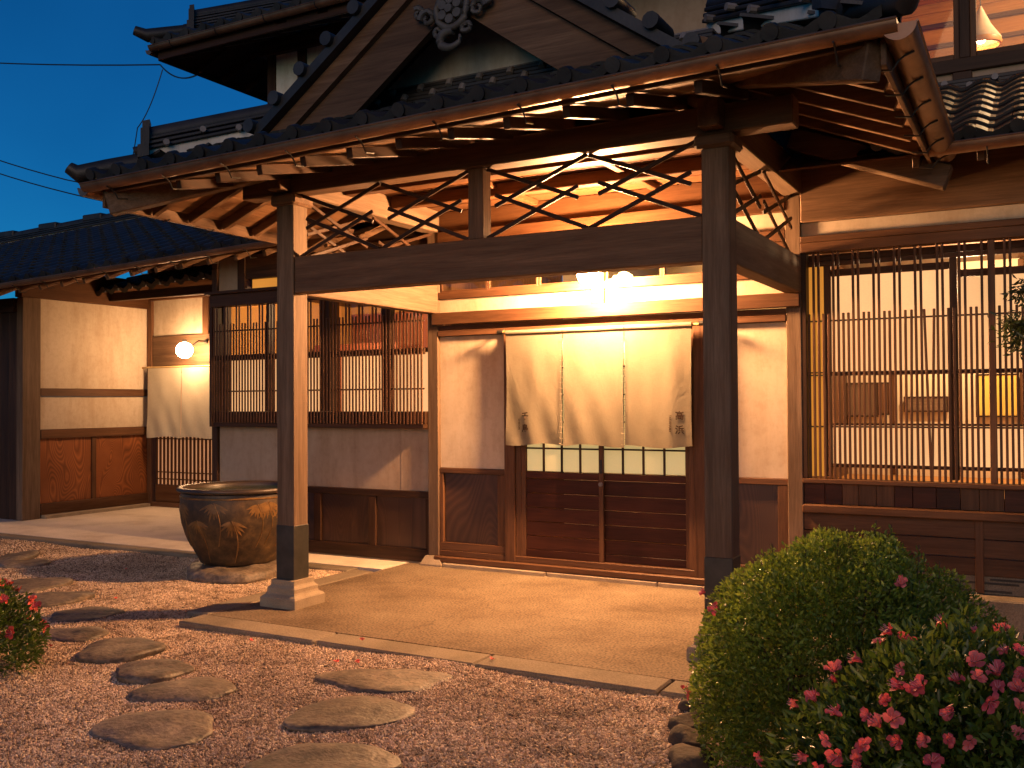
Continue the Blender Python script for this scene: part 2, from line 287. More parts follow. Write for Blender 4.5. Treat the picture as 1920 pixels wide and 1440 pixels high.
class MB:
    def __init__(s): s.v = []; s.f = []
    def add(s, v, f):
        o = len(s.v); s.v += [tuple(p) for p in v]; s.f += [[i + o for i in q] for q in f]; return s
    def box(s, x0, x1, y0, y1, z0, z1, c=.003):
        v, f = cbox((x1 - x0) / 2, (y1 - y0) / 2, (z1 - z0) / 2, c); o = Vector(((x0 + x1) / 2, (y0 + y1) / 2, (z0 + z1) / 2)); return s.add([Vector(p) + o for p in v], f)
    def tube(s, pts, r, seg=8, cap=True):
        pts = [Vector(p) for p in pts]; rr = r if isinstance(r, (list, tuple)) else [r] * len(pts); V = []; Fs = []
        for i, p in enumerate(pts):
            d = (pts[min(i + 1, len(pts) - 1)] - pts[max(i - 1, 0)]); fm = frame_of(d, Vector((0, 0, 1)) if abs(d.normalized().z) < .95 else Vector((0, 1, 0)))
            for k in range(seg):
                a = 2 * math.pi * k / seg; V.append(p + fm @ Vector((0, math.cos(a) * rr[i], math.sin(a) * rr[i])))
        for i in range(len(pts) - 1):
            for k in range(seg): Fs.append([i * seg + k, i * seg + (k + 1) % seg, (i + 1) * seg + (k + 1) % seg, (i + 1) * seg + k])
        if cap: Fs.append(list(range(seg))[::-1]); Fs.append([(len(pts) - 1) * seg + k for k in range(seg)])
        return s.add(V, Fs)
    def lathe(s, prof, seg=48, cen=(0, 0, 0)):
        V = []; Fs = []; n = len(prof)
        for k in range(seg):
            a = 2 * math.pi * k / seg
            for r, z in prof: V.append((cen[0] + r * math.cos(a), cen[1] + r * math.sin(a), cen[2] + z))
        for k in range(seg):
            for i in range(n - 1):
                a, b_ = k * n + i, ((k + 1) % seg) * n + i; Fs.append([a, b_, b_ + 1, a + 1])
        return s.add(V, Fs)
    def prism(s, poly, axis, a0, a1):
        n = len(poly); mk = {'y': lambda p, a: (p[0], a, p[1]), 'x': lambda p, a: (a, p[0], p[1]), 'z': lambda p, a: (p[0], p[1], a)}[axis]
        V = [mk(p, a0) for p in poly] + [mk(p, a1) for p in poly]
        return s.add(V, [list(range(n)), [n + i for i in range(n)][::-1]] + [[i, n + i, n + (i + 1) % n, (i + 1) % n] for i in range(n)])
    def build(s, name, material, parent=None, smooth=False, fix=False):
        me = rawmesh(name, s.v, s.f, smooth)
        if fix:
            bm = bmesh.new(); bm.from_mesh(me); bmesh.ops.recalc_face_normals(bm, faces=bm.faces); bm.to_mesh(me); bm.free()
        return meshobj(name, me, material, parent)
def smooth_by_angle(o, ang=.7):
    me = o.data; me.polygons.foreach_set('use_smooth', [True] * len(me.polygons)); me.set_sharp_from_angle(angle=ang)
def blob(name, cen, rx, ry, rz, material, parent=None, rot=0, seed=0, flat=.75, rough=.14, sub=5, grp=None):
    """flattened irregular stone"""
    r = random.Random(seed); bm = bmesh.new(); bmesh.ops.create_icosphere(bm, subdivisions=sub, radius=1)
    ph = [(r.uniform(0, 6.28), r.uniform(.7, 1.3)) for _ in range(6)]
    for v in bm.verts:
        a = math.atan2(v.co.y, v.co.x); k = 1 + rough * (math.sin(2 * a + ph[0][0]) * .7 + math.sin(3 * a + ph[1][0]) * .6 + math.sin(5 * a + ph[2][0]) * .25)
        z = v.co.z; z = math.copysign(abs(z) ** flat, z)
        h = math.hypot(v.co.x, v.co.y); k2 = (h ** .75) / h if h > 1e-4 else 1
        v.co.x *= rx * k * k2; v.co.y *= ry * k * k2
        f_ = noise.fractal(Vector((v.co.x * 9, v.co.y * 9, z * 2 + seed)), 1.0, 2.0, 4) * .10; g_z = noise.noise(Vector((v.co.x * 4, v.co.y * 4, seed * 3.1)))
        v.co.x *= 1 + f_ * .35; v.co.y *= 1 + f_ * .35
        v.co.z = z * rz * (1 + f_ * 1.6 + .25 * g_z + .14 * math.sin(3 * v.co.x / rx + ph[3][0]) + .12 * math.sin(4 * v.co.y / ry + ph[4][0]))
    me = bpy.data.meshes.new(name); bm.to_mesh(me); bm.free(); me.polygons.foreach_set('use_smooth', [True] * len(me.polygons))
    return meshobj(name, me, material, parent, Matrix.Translation(cen) @ Matrix.Rotation(rot, 4, 'Z'))

# ------------------------------------------------------------------ roof tiles
def tile_arrays(wd, ln, th=.02, n=9, eave=False):
    xs = np.linspace(0, wd, n); u = xs / wd
    z = .026 * np.cos(2 * np.pi * (u - .12)) * (1 - .25 * np.cos(2 * np.pi * u))
    V = []; Fs = []
    for yy, dz in ((0, .028), (ln, 0)):
        for top in (1, 0):
            for i in range(n): V.append((xs[i], yy, z[i] + dz + (th if top else 0)))
    T0, B0, T1, B1 = 0, n, 2 * n, 3 * n
    for i in range(n - 1):
        Fs += [[T0 + i, T0 + i + 1, T1 + i + 1, T1 + i], [B0 + i + 1, B0 + i, B1 + i, B1 + i + 1], [B0 + i, B0 + i + 1, T0 + i + 1, T0 + i]]
    Fs += [[T0, T1, B1, B0], [T0 + n - 1, B0 + n - 1, B1 + n - 1, T1 + n - 1]]
    if eave:   # round cap and pendant lip
        o = len(V); c = (wd * .12, -.012, .05); sg = 12; r = .048
        for yy in (-.02, .05):
            for k in range(sg): V.append((c[0] + r * math.cos(2 * math.pi * k / sg), yy, c[2] - .012 + r * math.sin(2 * math.pi * k / sg)))
        for k in range(sg): Fs.append([o + k, o + (k + 1) % sg, o + sg + (k + 1) % sg, o + sg + k])
        Fs.append([o + k for k in range(sg)][::-1])
        o = len(V)
        for i in range(n): V.append((xs[i], -.004, z[i] + .028 + th)); V.append((xs[i], -.004, z[i] + .028 - .035 - .02 * math.sin(math.pi * u[i])))
        for i in range(n - 1): Fs.append([o + 2 * i, o + 2 * i + 1, o + 2 * i + 3, o + 2 * i + 2])
    return V, Fs
TILE_W, TILE_L = .30, .25
_tv, _tf = tile_arrays(TILE_W, TILE_L + .05); TILE = rawmesh('roof_tile', _tv, _tf); TILE.materials.append(MATS['tile'])
_tv2, _tf2 = tile_arrays(TILE_W, TILE_L + .05, eave=True); ETILE = rawmesh('eave_tile', _tv2, _tf2); ETILE.materials.append(MATS['tile'])
def slope_matrix(origin, ux, uy):
    ux, uy = Vector(ux).normalized(), Vector(uy).normalized(); n = ux.cross(uy)
    m = Matrix((ux, uy, n)).transposed().to_4x4(); m.translation = Vector(origin); return m
def tiles(parent, origin, ux, uy, cols, rows, keep=None, eave_name='eave_tile', row0=0):
    M0 = slope_matrix(origin, ux, uy)
    for r in range(row0, rows):
        for c in range(cols):
            if keep and not keep((c + .5) * TILE_W, (r + .5) * TILE_L): continue
            me = ETILE if r == 0 else TILE
            o = bpy.data.objects.new('eave_tile' if r == 0 else 'roof_tile', me)
            j = Matrix.Translation((c * TILE_W + random.uniform(-.004, .004), r * TILE_L + random.uniform(-.004, .004), random.uniform(0, .005))) @ Matrix.Rotation(random.uniform(-.01, .01), 4, 'Z')
            link(o, parent, M0 @ j)
def tile_field(name, parent, origin, ux, uy, cols, rows, keep=None, row0=0):
    M0 = np.array(slope_matrix(origin, ux, uy)); tv = np.array(_tv); n = len(tv); V = []; Fs = []; k = 0
    for r in range(row0, rows):
        for c in range(cols):
            if keep and not keep((c + .5) * TILE_W, (r + .5) * TILE_L): continue
            p = tv + np.array([c * TILE_W, r * TILE_L, random.uniform(0, .005)]); V.append(p @ M0[:3, :3].T + M0[:3, 3]); Fs += [[i + k * n for i in f] for f in _tf]; k += 1
    o = meshobj(name, rawmesh(name, np.concatenate(V).tolist(), Fs), 'tile', parent); o['kind'] = 'stuff'; return o
def ridge(parent, P0, P1, wd=.2, courses=3, strip=.07, plugs=True, name='ridge', finial=True):
    """stacked ridge: pale mortar strip, flat tile courses, half round cap; P0 is the low end"""
    P0, P1 = Vector(P0), Vector(P1); up = Vector((0, 0, 1)); h = strip; d = (P1 - P0).normalized()
    g = empty(name, P0, parent=parent)
    beam('mortar_strip', P0 + up * strip / 2, P1 + up * strip / 2, wd * .9, strip, 'plaster_lifted', g, c=.006)
    for k in range(courses):
        ww = wd * (1.25 - .1 * k); beam('ridge_course', P0 + up * (h + .016), P1 + up * (h + .016), ww, .028, 'tile', g, c=.006); h += .04
    mb = MB(); mb.tube([P0 + up * (h + .01), P1 + up * (h + .01)], .075, 12); o = mb.build('ridge_cap', 'tile', g); smooth_by_angle(o)
    if plugs:
        L = (P1 - P0).length; n = max(2, int(L / .26)); sd = up.cross(d).normalized()
        for i in range(n):
            for side in (-1, 1):
                q = P0 + d * ((i + .5) * L / n) + up * (strip + .02 + .045 * (i % 2)) + sd * side * wd * .45
                mb = MB(); mb.tube([q, q + sd * side * .075], .026, 8); o = mb.build('ridge_plug', 'tile_pale', g); smooth_by_angle(o)
    if finial:   # ornamental end tile
        sd = up.cross(d).normalized(); mb = MB(); a = P0 - d * .02
        for (dx, z0, z1, ww) in ((0, -.02, h + .06, wd * .75), (.02, .02, h * .6, wd * 1.0), (-.01, h * .75, h + .13, wd * .45)):
            q0 = a - d * (.04 + dx); q1 = a + d * .03; cs = [q0 - sd * ww, q0 + sd * ww, q1 + sd * ww, q1 - sd * ww]
            mb.add([c + up * z0 for c in cs] + [c + up * z1 for c in cs], [[0, 1, 2, 3], [7, 6, 5, 4], [0, 4, 5, 1], [1, 5, 6, 2], [2, 6, 7, 3], [3, 7, 4, 0]])
        mb.tube([a - d * .10 + up * h * .5, a + up * h * .5], .05, 10); mb.build('ridge_end_tile', 'tile', g, fix=True)
    return g
def gutter(name, P0, P1, r, parent, material='copper', brackets=0, bdir=None):
    P0, P1 = Vector(P0), Vector(P1); d = P1 - P0; fm = frame_of(d); n = 10; V = []; Fs = []
    for P in (P0, P1):
        for rr in (r, r - .006):
            for k in range(n + 1):
                a = math.pi + math.pi * k / n; V.append(P + fm @ Vector((0, math.cos(a) * rr, math.sin(a) * rr)))
    m_ = n + 1
    for k in range(n):
        Fs += [[k, k + 1, 2 * m_ + k + 1, 2 * m_ + k], [m_ + k + 1, m_ + k, 3 * m_ + k, 3 * m_ + k + 1]]
    for k in (0, n): Fs.append([k, m_ + k, 3 * m_ + k, 2 * m_ + k])
    for q in (0, 2 * m_): Fs.append([q + k for k in range(m_)])
    mb = MB().add(V, Fs)
    for e in (-1, 1): mb.tube([P0 + fm @ Vector((0, e * r, 0)), P1 + fm @ Vector((0, e * r, 0))], .008, 6)
    g = mb.build(name, material, parent); smooth_by_angle(g, .6)
    for i in range(brackets):
        q = P0 + d * ((i + .5) / brackets); pts = [q + fm @ Vector((0, math.cos(a) * (r + .006), math.sin(a) * (r + .006))) for a in np.linspace(math.pi, 1.75 * math.pi, 7)]
        if bdir is not None: b_ = Vector(bdir); pts = [q + Vector((0, 0, -r * .9)) - b_ * .05, q + Vector((0, 0, -r - .008)), q + b_ * .03 + Vector((0, 0, -r - .03)), q + b_ * .06 + Vector((0, 0, -r - .075)), q + b_ * .15 + Vector((0, 0, -r - .06))]
        MB().tube(pts, .006, 6).build('bracket', 'iron', g)
    return g

# ================================================================== GROUND
def slab(name, poly, z0, z1, material):
    o = MB().prism(poly, 'z', z0, z1).build(name, material, fix=True); return tag(o, None, kind='structure')
def sheet(name, x0, x1, y0, y1, nx, ny, fz, material, kind):
    V = []; Fs = []
    for j in range(ny + 1):
        for i in range(nx + 1):
            x = x0 + (x1 - x0) * i / nx; y = y0 + (y1 - y0) * j / ny; V.append((x, y, fz(x, y)))
    for j in range(ny):
        for i in range(nx): a = j * (nx + 1) + i; Fs.append([a, a + 1, a + nx + 2, a + nx + 1])
    o = meshobj(name, rawmesh(name, V, Fs, True), material); o['kind'] = kind; return o
sheet('ground', -120, 120, -60, 160, 8, 8, lambda x, y: -.16, 'soil', 'structure')
porch_floor = slab('porch_floor', [(-.32, -2.79), (4.35, -2.79), (4.35, -.03), (-.32, -.03)], -.2, 0, 'concrete')
walk = slab('walkway', [(-9.5, -.50), (-.33, -.50), (-.33, 2.72), (-9.5, 2.72)], -.2, 0.004, 'walk')
tag(porch_floor, 'rough brown concrete floor under the entrance porch', kind='structure'); tag(walk, 'smooth pale concrete walkway beside the left entrance', kind='structure')
# kerb stones along the porch front, left side and the walkway
xk = [-.36, .98, 2.28, 3.52, 4.35]
for i in range(4):
    a, b_ = xk[i] + .006, xk[i + 1] - .006; o = box('kerb_stone', a, b_, -3.07 + .03 * (i % 2) * .5, -2.80, -.19, .004 - .003 * (i % 2), 'kerb', porch_floor, c=.012)
for y0, y1 in ((-2.78, -1.7), (-1.69, -.62)): box('kerb_stone', -.58, -.335, y0, y1, -.19, .003, 'kerb', porch_floor, c=.012)
for x0, x1 in ((-9.5, -7.9), (-7.89, -6.2), (-6.19, -4.4), (-4.39, -2.6), (-2.59, -.61)): box('kerb_stone', x0, x1, -.70, -.51, -.19, .002, 'kerb', walk, c=.01)
def gz(x, y): return -.03 + .012 * math.sin(1.7 * x + .6 * y) * math.sin(1.3 * y - .4 * x) + .008 * math.sin(4.1 * x + 2.2 * y)
gv = sheet('gravel', -9.5, 5.0, -5.9, -.72, 145, 52, gz, 'soil', 'stuff')
# cut the gravel away under the porch floor and planting bed
bm = bmesh.new(); bm.from_mesh(gv.data)
dele = [f for f in bm.faces if (lambda c: (c.x > -.5 and c.x < 4.3 and c.y > -2.95) or (c.x > 4.3 and c.y > -2.6))(f.calc_center_median())]
bmesh.ops.delete(bm, geom=dele, context='FACES'); bm.to_mesh(gv.data); bm.free()
tag(gv, 'bed of small loose pinkish beige gravel', kind='stuff')
gn = bpy.data.node_groups.new('gravel_scatter', 'GeometryNodeTree')
gn.interface.new_socket('Geometry', in_out='INPUT', socket_type='NodeSocketGeometry'); gn.interface.new_socket('Geometry', in_out='OUTPUT', socket_type='NodeSocketGeometry')
def g_(ty, **kw):
    n = gn.nodes.new(ty)
    for k, v in kw.items(): setattr(n, k, v)
    return n
gi, go = g_('NodeGroupInput'), g_('NodeGroupOutput'); L_ = gn.links.new
ps = g_('GeometryNodeInputPosition'); sx = g_('ShaderNodeSeparateXYZ'); L_(ps.outputs[0], sx.inputs[0])
mr = g_('ShaderNodeMapRange'); mr.inputs['From Min'].default_value = -5; mr.inputs['From Max'].default_value = -1; mr.inputs['To Min'].default_value = 1800; mr.inputs['To Max'].default_value = 7600; L_(sx.outputs[0], mr.inputs[0])
dp = g_('GeometryNodeDistributePointsOnFaces'); L_(gi.outputs[0], dp.inputs['Mesh']); L_(mr.outputs[0], dp.inputs['Density'])
ico = g_('GeometryNodeMeshIcoSphere'); ico.inputs['Radius'].default_value = .0076; ico.inputs['Subdivisions'].default_value = 2
no = g_('ShaderNodeTexNoise'); no.inputs['Scale'].default_value = 60; sub = g_('ShaderNodeVectorMath', operation='SUBTRACT'); sub.inputs[1].default_value = (.5, .5, .5); L_(no.outputs['Color'], sub.inputs[0])
scl = g_('ShaderNodeVectorMath', operation='SCALE'); scl.inputs['Scale'].default_value = .010; L_(sub.outputs[0], scl.inputs[0])
sp = g_('GeometryNodeSetPosition'); L_(ico.outputs[0], sp.inputs[0]); L_(scl.outputs[0], sp.inputs['Offset'])
sm = g_('GeometryNodeSetMaterial'); sm.inputs['Material'].default_value = MATS['pebble']; L_(sp.outputs[0], sm.inputs[0])
rv = g_('FunctionNodeRandomValue', data_type='FLOAT_VECTOR'); rv.inputs[0].default_value = (0, 0, 0); rv.inputs[1].default_value = (6.28, 6.28, 6.28)
rs = g_('FunctionNodeRandomValue', data_type='FLOAT_VECTOR'); rs.inputs[0].default_value = (.35, .35, .3); rs.inputs[1].default_value = (1.65, 1.3, 1.0); rs.inputs['Seed'].default_value = 5
ip = g_('GeometryNodeInstanceOnPoints'); L_(dp.outputs[0], ip.inputs['Points']); L_(sm.outputs[0], ip.inputs['Instance']); L_(rv.outputs[0], ip.inputs['Rotation']); L_(rs.outputs[0], ip.inputs['Scale'])
jn = g_('GeometryNodeJoinGeometry'); L_(gi.outputs[0], jn.inputs[0]); L_(ip.outputs[0], jn.inputs[0]); L_(jn.outputs[0], go.inputs[0])
md = gv.modifiers.new('scatter', 'NODES'); md.node_group = gn

# ================================================================== ENTRANCE PORCH
W, D = 3.64, 2.176
porch = empty('entrance_porch', (1.82, -2.2, 0), 'timber entrance porch with dark tiled hip and gable roof on two posts', 'porch')
for X, nm in ((0, 'left'), (W, 'right')):
    p = box('post', X - .09, X + .09, -D - .09, -D + .09, .215, 3.36, 'post_z', porch, c=.007)
    box('metal_sleeve', X - .094, X + .094, -D - .094, -D + .094, .217, .66, 'sleeve', p, c=.004)
    mb = MB(); prof = [(.186, -.1), (.186, .075), (.176, .088), (.152, .105), (.146, .12), (.146, .150), (.128, .168), (.122, .18), (.122, .216)]
    for (r0, z0), (r1, z1) in zip(prof, prof[1:]):
        cs = ((-1, -1), (1, -1), (1, 1), (-1, 1)); V = [(X + r0 * a, -D + r0 * b_, z0) for a, b_ in cs] + [(X + r1 * a, -D + r1 * b_, z1) for a, b_ in cs]
        mb.add(V, [[0, 1, 5, 4], [1, 2, 6, 5], [2, 3, 7, 6], [3, 0, 4, 7]])
    mb.add([(X + .122 * a, -D + .122 * b_, .216) for a, b_ in ((-1, -1), (1, -1), (1, 1), (-1, 1))], [[0, 1, 2, 3]]); mb.build('stone_base', 'base_stone', p)
    # bearing block and short bracket arm under the eave beam
    box('bearing_block', X - .13, X + .13, -D - .13, -D + .13, 3.30, 3.395, 'timber_x', porch, c=.02)
box('tie_beam', .09, W - .09, -D - .075, -D + .075, 2.57, 2.87, 'timber_x', porch, c=.008)
for X in (0, W): box('tie_beam', X - .07, X + .07, -D + .09, -.065, 2.57, 2.87, 'post_y', porch, c=.008)
box('strut', 1.82 - .065, 1.82 + .065, -D - .06, -D + .06, 2.87, 3.395, 'timber_z', porch, c=.006)
box('eave_beam', -.48, 4.14, -D - .085, -D + .085, 3.397, 3.58, 'timber_x', porch, c=.008)
for X in (0, W):
    box('eave_beam', X - .08, X + .08, -D + .09, -.07, 3.40, 3.64, 'post_y', porch, c=.008)
    box('beam_nose', X - .07, X + .07, -2.40, -D - .087, 3.41, 3.60, 'timber_y', porch, c=.008)
# diamond lattice: two units per half bay in front, two on either side
def lattice(par, fn, ln, h):
    u = ln
    for (a, b_) in (((0, 1), (.90, .44)), ((1, 1), (.10, .44)), ((.10, .60), (1, 0)), ((0, 0), (.90, .60))):
        P0, P1 = fn(a[0] * u, a[1] * h), fn(b_[0] * u, b_[1] * h); off = .012 if a[0] == 0 else -.012
        nrm = fn(0, 0, 1) - fn(0, 0); P0 += nrm * off; P1 += nrm * off; beam('lattice_bar', P0, P1, .018, .030, 'dark_x', par, c=.003, up=Vector((0, 0, 1)))
for x0, x1 in ((.10, 1.75), (1.89, 3.54)):
    g = empty('diamond_lattice', (x0, -D, 2.87), parent=porch); hl = (x1 - x0) / 2
    for k in range(2): lattice(g, lambda a, b_, n=0, k=k, x0=x0, hl=hl: Vector((x0 + k * hl + a, -D - .02 + n, 2.875 + b_)), hl, .515)
for X in (0, W):
    g = empty('diamond_lattice', (X, -1.1, 2.87), parent=porch); hl = (D - .16) / 2
    for k in range(2): lattice(g, lambda a, b_, n=0, k=k, X=X, hl=hl: Vector((X + n, -D + .1 + k * hl + a, 2.875 + b_)), hl, .52)
# ceiling boards and cross beams
g = empty('ceiling', (1.82, -1.1, 3.62), parent=porch); n = 11; wd = (D - .17) / n
for i in range(n): y = -D + .09 + i * wd; box('ceiling_board', .04, W - .04, y, y + wd - .004 + (.06 if i == n - 1 else 0), 3.615 + .004 * (i % 2), 3.635, 'warm_x', g, c=.002)
for y in (-1.55, -.85): box('ceiling_beam', .085, W - .085, y - .05, y + .05, 3.50, 3.612, 'warm_x', porch, c=.006)
for x in (1.2, 2.44): box('ceiling_beam', x - .035, x + .035, -2.08, -.08, 3.56, 3.613, 'warm_y', porch, c=.005)
# eaves: rafters, boarding, fascia. Slope .4; eave line in front at Y=-3.12, sides X=-1.2 and 4.8
SL = .40; SF = .24; ZF = 3.36; ZE = 3.32       # underside of rafter at the eave end
XL, XR, YF = -1.14, 4.74, -3.06
def eave_drop(x): return .005 + .022 * (x - 1.8)    # the eave sags a little towards the left
for x in [-.36 + .415 * i for i in range(11)]:
    z = ZF + eave_drop(x); beam('rafter', (x, YF, z + .04), (x, -D + .1, z + .04 + SF * .96), .05, .075, 'dark_y', porch, c=.004)
for sgn, xe in ((-1, XL), (1, XR)):
    for y in [-2.62 + .40 * i for i in range(7)]:
        z = ZE + eave_drop(xe); xi = 0 if sgn < 0 else W; beam('rafter', (xe, y, z + .04), (xi, y, z + .04 + SL * abs(xe - xi)), .055, .08, 'timber_x', porch, c=.004)
    # hip rafter
    xi = -.02 if sgn < 0 else W + .02; z = ZE + eave_drop(xe)
    beam('hip_rafter', (xe, YF - .02, z + .03), (xi, -D, z + .42), .12, .20, 'post_x', porch, c=.008)
def board_field(par, fn, n, mat_):
    for i in range(n):
        v = [Vector(p) for p in fn(i / n, (i + 1) / n - .004)]; nrm = (v[1] - v[0]).cross(v[3] - v[0]).normalized()
        if nrm.z < 0: nrm = -nrm
        MB().add([p for p in v] + [p + nrm * .015 for p in v], [[0, 1, 2, 3], [4, 5, 6, 7], [0, 1, 5, 4], [1, 2, 6, 5], [2, 3, 7, 6], [3, 0, 4, 7]]).build('soffit_board', mat_, par, fix=True)
g = empty('soffit', (1.82, -2.6, 3.5), parent=porch)
def ff(a, b_):
    r = []
    for q, t in ((0, a), (1, a), (1, b_), (0, b_)):
        dd = 1.06 * t; x = (XL + dd * 1.08) if q == 0 else (XR - dd * 1.08); r.append((x, YF - .03 + dd, ZF + eave_drop(x) + .085 + SF * dd))
    return r
board_field(g, ff, 6, 'soffit_x')
for sgn, xe in ((-1, XL), (1, XR)):
    def fs(a, b_, sgn=sgn, xe=xe):
        r = []
        for q, t in ((0, a), (1, a), (1, b_), (0, b_)):
            dd = 1.10 * t; x = xe - sgn * dd; y = (YF + dd * .92) if q == 0 else .0; r.append((x, y, ZE + eave_drop(xe) + .085 + SL * dd))
        return r
    board_field(g, fs, 6, 'soffit_y')
zl, zr = ZF + eave_drop(XL), ZF + eave_drop(XR)
beam('fascia', (XL - .02, YF - .045, zl + .115), (XR + .02, YF - .045, zr + .115), .03, .10, 'timber_x', porch)
for xe, zz, q in ((XL, zl, -1), (XR, zr, 1)): beam('fascia', (xe + q * .045, YF - .03, zz + .04), (xe + q * .045, -.02, zz + .02), .03, .16, 'timber_y', porch)
gutter('gutter', (XL - .12, YF - .135, zl + .13), (XR + .13, YF - .135, zr + .135), .062, porch, brackets=10, bdir=(0, 1, 0))
gutter('gutter', (XR + .135, YF - .15, zr + .12), (XR + .135, -.72, zr + .03), .085, porch, brackets=6, bdir=(-1, 0, 0))
gutter('gutter', (XL - .135, YF - .15, zl + .11), (XL - .135, -1.2, zl + .06), .068, porch, brackets=4, bdir=(1, 0, 0))
# tiled roof: front slope tile by tile, side slopes, hips, gable
roof = empty('porch_roof', (1.82, -2.0, 3.62), parent=porch)
ZR = 3.49; FX0, FX1, FY = -1.25, 4.85, -3.17
def zroof(x): return ZR + .13 * (x - FX0) / (FX1 - FX0)
MB().add([(FX0, FY, zroof(FX0) - .05), (FX1, FY, zroof(FX1) - .05), (FX1 - 1.35, FY + 1.35, zroof(FX1) - .05 + SL * 1.35), (FX0 + 1.35, FY + 1.35, zroof(FX0) - .05 + SL * 1.35)], [[0, 1, 2, 3]]).build('underlay', 'cable', roof)
uy = Vector((0, 1, SL)).normalized(); ncol = 20
tiles(roof, (FX0 + .05, FY - .03, zroof(FX0) - .02), (1, 0, .13 / 6.1), uy, ncol, 6, keep=lambda a, b_: a > b_ * .93 - .1 and a < 6.0 - b_ * .93 + .1)
for sgn in (-1, 1):
    xe = FX0 if sgn < 0 else FX1; u = Vector((-sgn, 0, SL)).normalized()
    ux = Vector((0, -1, 0)) if sgn < 0 else Vector((0, 1, 0)); org = (xe, .1, zroof(xe)) if sgn < 0 else (xe, FY + .05, zroof(xe))
    tile_field('side_slope_tiles', roof, org, ux, u, 11, 6, keep=(lambda a, b_: a < 3.25 - b_ * .9) if sgn < 0 else (lambda a, b_: a > b_ * .9 - .1))
    x0, x1 = xe - sgn * .32, xe - sgn * 1.32
    hp = ridge(roof, (x0, FY + .32, zroof(xe) + SL * .32 + .03), (x1, FY + 1.32, zroof(xe) + SL * 1.32 + .03), wd=.17, courses=3, strip=.085, name='hip_ridge')
    # upturned corner tile
    mb = MB(); c0 = Vector((xe + sgn * .06, FY - .06, zroof(xe) + .03)); c1 = Vector((xe - sgn * .34, FY + .34, zroof(xe) + SL * .34 + .04))
    pts = [c0 + Vector((sgn * .05, -.05, .05)), c0, c0 + (c1 - c0) * .4, c1]; mb.tube(pts, [.05, .075, .08, .08], 12); o = mb.build('corner_tile', 'tile', roof); smooth_by_angle(o)
# low ridge at the foot of the gable with plugs in two rows
GY = -2.02; zb = ZR + .05 + SL * (GY - FY - .08)
g = empty('gable_foot_ridge', (1.82, GY, zb), parent=roof)
for k in range(5): box('ridge_course', .05, 3.60, GY - .19 + .02 * k, GY + .05, zb + .035 * k, zb + .035 * k + .03, 'tile', g, c=.006)
box('ridge_course', .1, 3.55, GY - .06, GY + .04, zb + .18, zb + .20, 'tile_pale', g, c=.004)
for i in range(13):
    x = .22 + .265 * i
    for dx, dz, dy in ((0, .145, -.10), (.14, .075, -.14)):
        mb = MB(); mb.tube([(x + dx, GY + dy + .05, zb + dz + .01), (x + dx, GY + dy - .03, zb + dz), (x + dx, GY + dy - .045, zb + dz - .035)], .027, 8); o = mb.build('ridge_plug', 'tile_pale', g); smooth_by_angle(o)
# gable
gable = empty('gable', (1.82, GY, 4.3), parent=porch); GX = 1.82
def gz_(dx): return 5.10 - .735 * abs(dx) + .012 * dx * dx       # outer verge line, slightly hollow
MB().prism([(GX - 1.15, zb + .2), (GX + 1.15, zb + .2), (GX, 4.98)], 'y', GY, GY + .06).build('gable_plaster', 'plaster_lifted', gable, fix=True)
def barge(name, off0, off1, y0, y1, m_, n=12, xm=1.78):
    for sgn in (-1, 1):
        fl = 3.50 + SL * (max(y0, -2.7) - FY); T = [(GX + sgn * xm * i / n, max(gz_(xm * i / n) - off0, fl + .01)) for i in range(n + 1)]; B = [(GX + sgn * xm * i / n, max(gz_(xm * i / n) - off1, fl)) for i in range(n + 1)]
        MB().prism(T + B[::-1], 'y', y0, y1).build(name, m_, gable, fix=True)
barge('verge_tiles', -.02, .07, -2.66, -1.0, 'tile'); barge('verge_board', .075, .23, -2.58, -2.52, 'timber_x'); barge('bargeboard', .235, .60, -2.53, -2.47, 'timber_x'); barge('gable_soffit', .10, .125, -2.50, 1.2, 'timber_y')
barge('inner_beam', .14, .24, GY - .10, GY - .02, 'dark_x', xm=1.2)
for i in range(7):
    for sgn in (-1, 1):
        x = .25 + .26 * i; q = Vector((GX + sgn * x, -2.70, gz_(x) + .05)); mb = MB(); mb.tube([q, q + Vector((0, .3, 0))], .055, 10); o = mb.build('verge_cap', 'tile', gable); smooth_by_angle(o)
ridge(roof, (GX, -2.70, 5.12), (GX, 1.1, 5.12), wd=.24, courses=3, strip=.03, plugs=False, name='main_ridge')
# carved pendant
mb = MB(); c = Vector((GX + .03, -2.60, 4.44))
V = [(c.x + .125 * math.cos(a), c.y, c.z + .125 * math.sin(a)) for a in np.linspace(0, 2 * math.pi, 25)]; mb.tube(V, .026, 8, cap=False)
for k in range(6):
    a = k * math.pi / 3 + .5; q = c + Vector((math.cos(a) * .07, -.015, math.sin(a) * .07)); mb.tube([q - Vector((0, .02, 0)), q + Vector((0, .05, 0))], [.034, .045], 9)
mb.tube([c + Vector((0, -.05, 0)), c + Vector((0, .06, 0))], [.03, .05], 10)
for s in (-1, 1):
    for k, (ox, oz, r0) in enumerate(((.21, -.02, .065), (.29, .03, .045), (.12, -.13, .05))):
        V = [(c.x + s * (ox + r0 * (1 - t * .75) * math.cos(7.5 * t + k)), c.y + .01, c.z + oz + r0 * (1 - t * .75) * math.sin(7.5 * t + k)) for t in np.linspace(0, 1, 14)]; mb.tube(V, [.026 - .012 * t for t in np.linspace(0, 1, 14)], 7)
V = [(c.x - .02 + .085 * math.cos(a), c.y + .01, c.z - .20 + .06 * math.sin(a)) for a in np.linspace(1.2, 6.6, 14)]; mb.tube(V, [.034] * 8 + [.03, .026, .022, .018, .014, .01], 8)
o = mb.build('carved_pendant', 'tile_grey', gable); smooth_by_angle(o, .9)

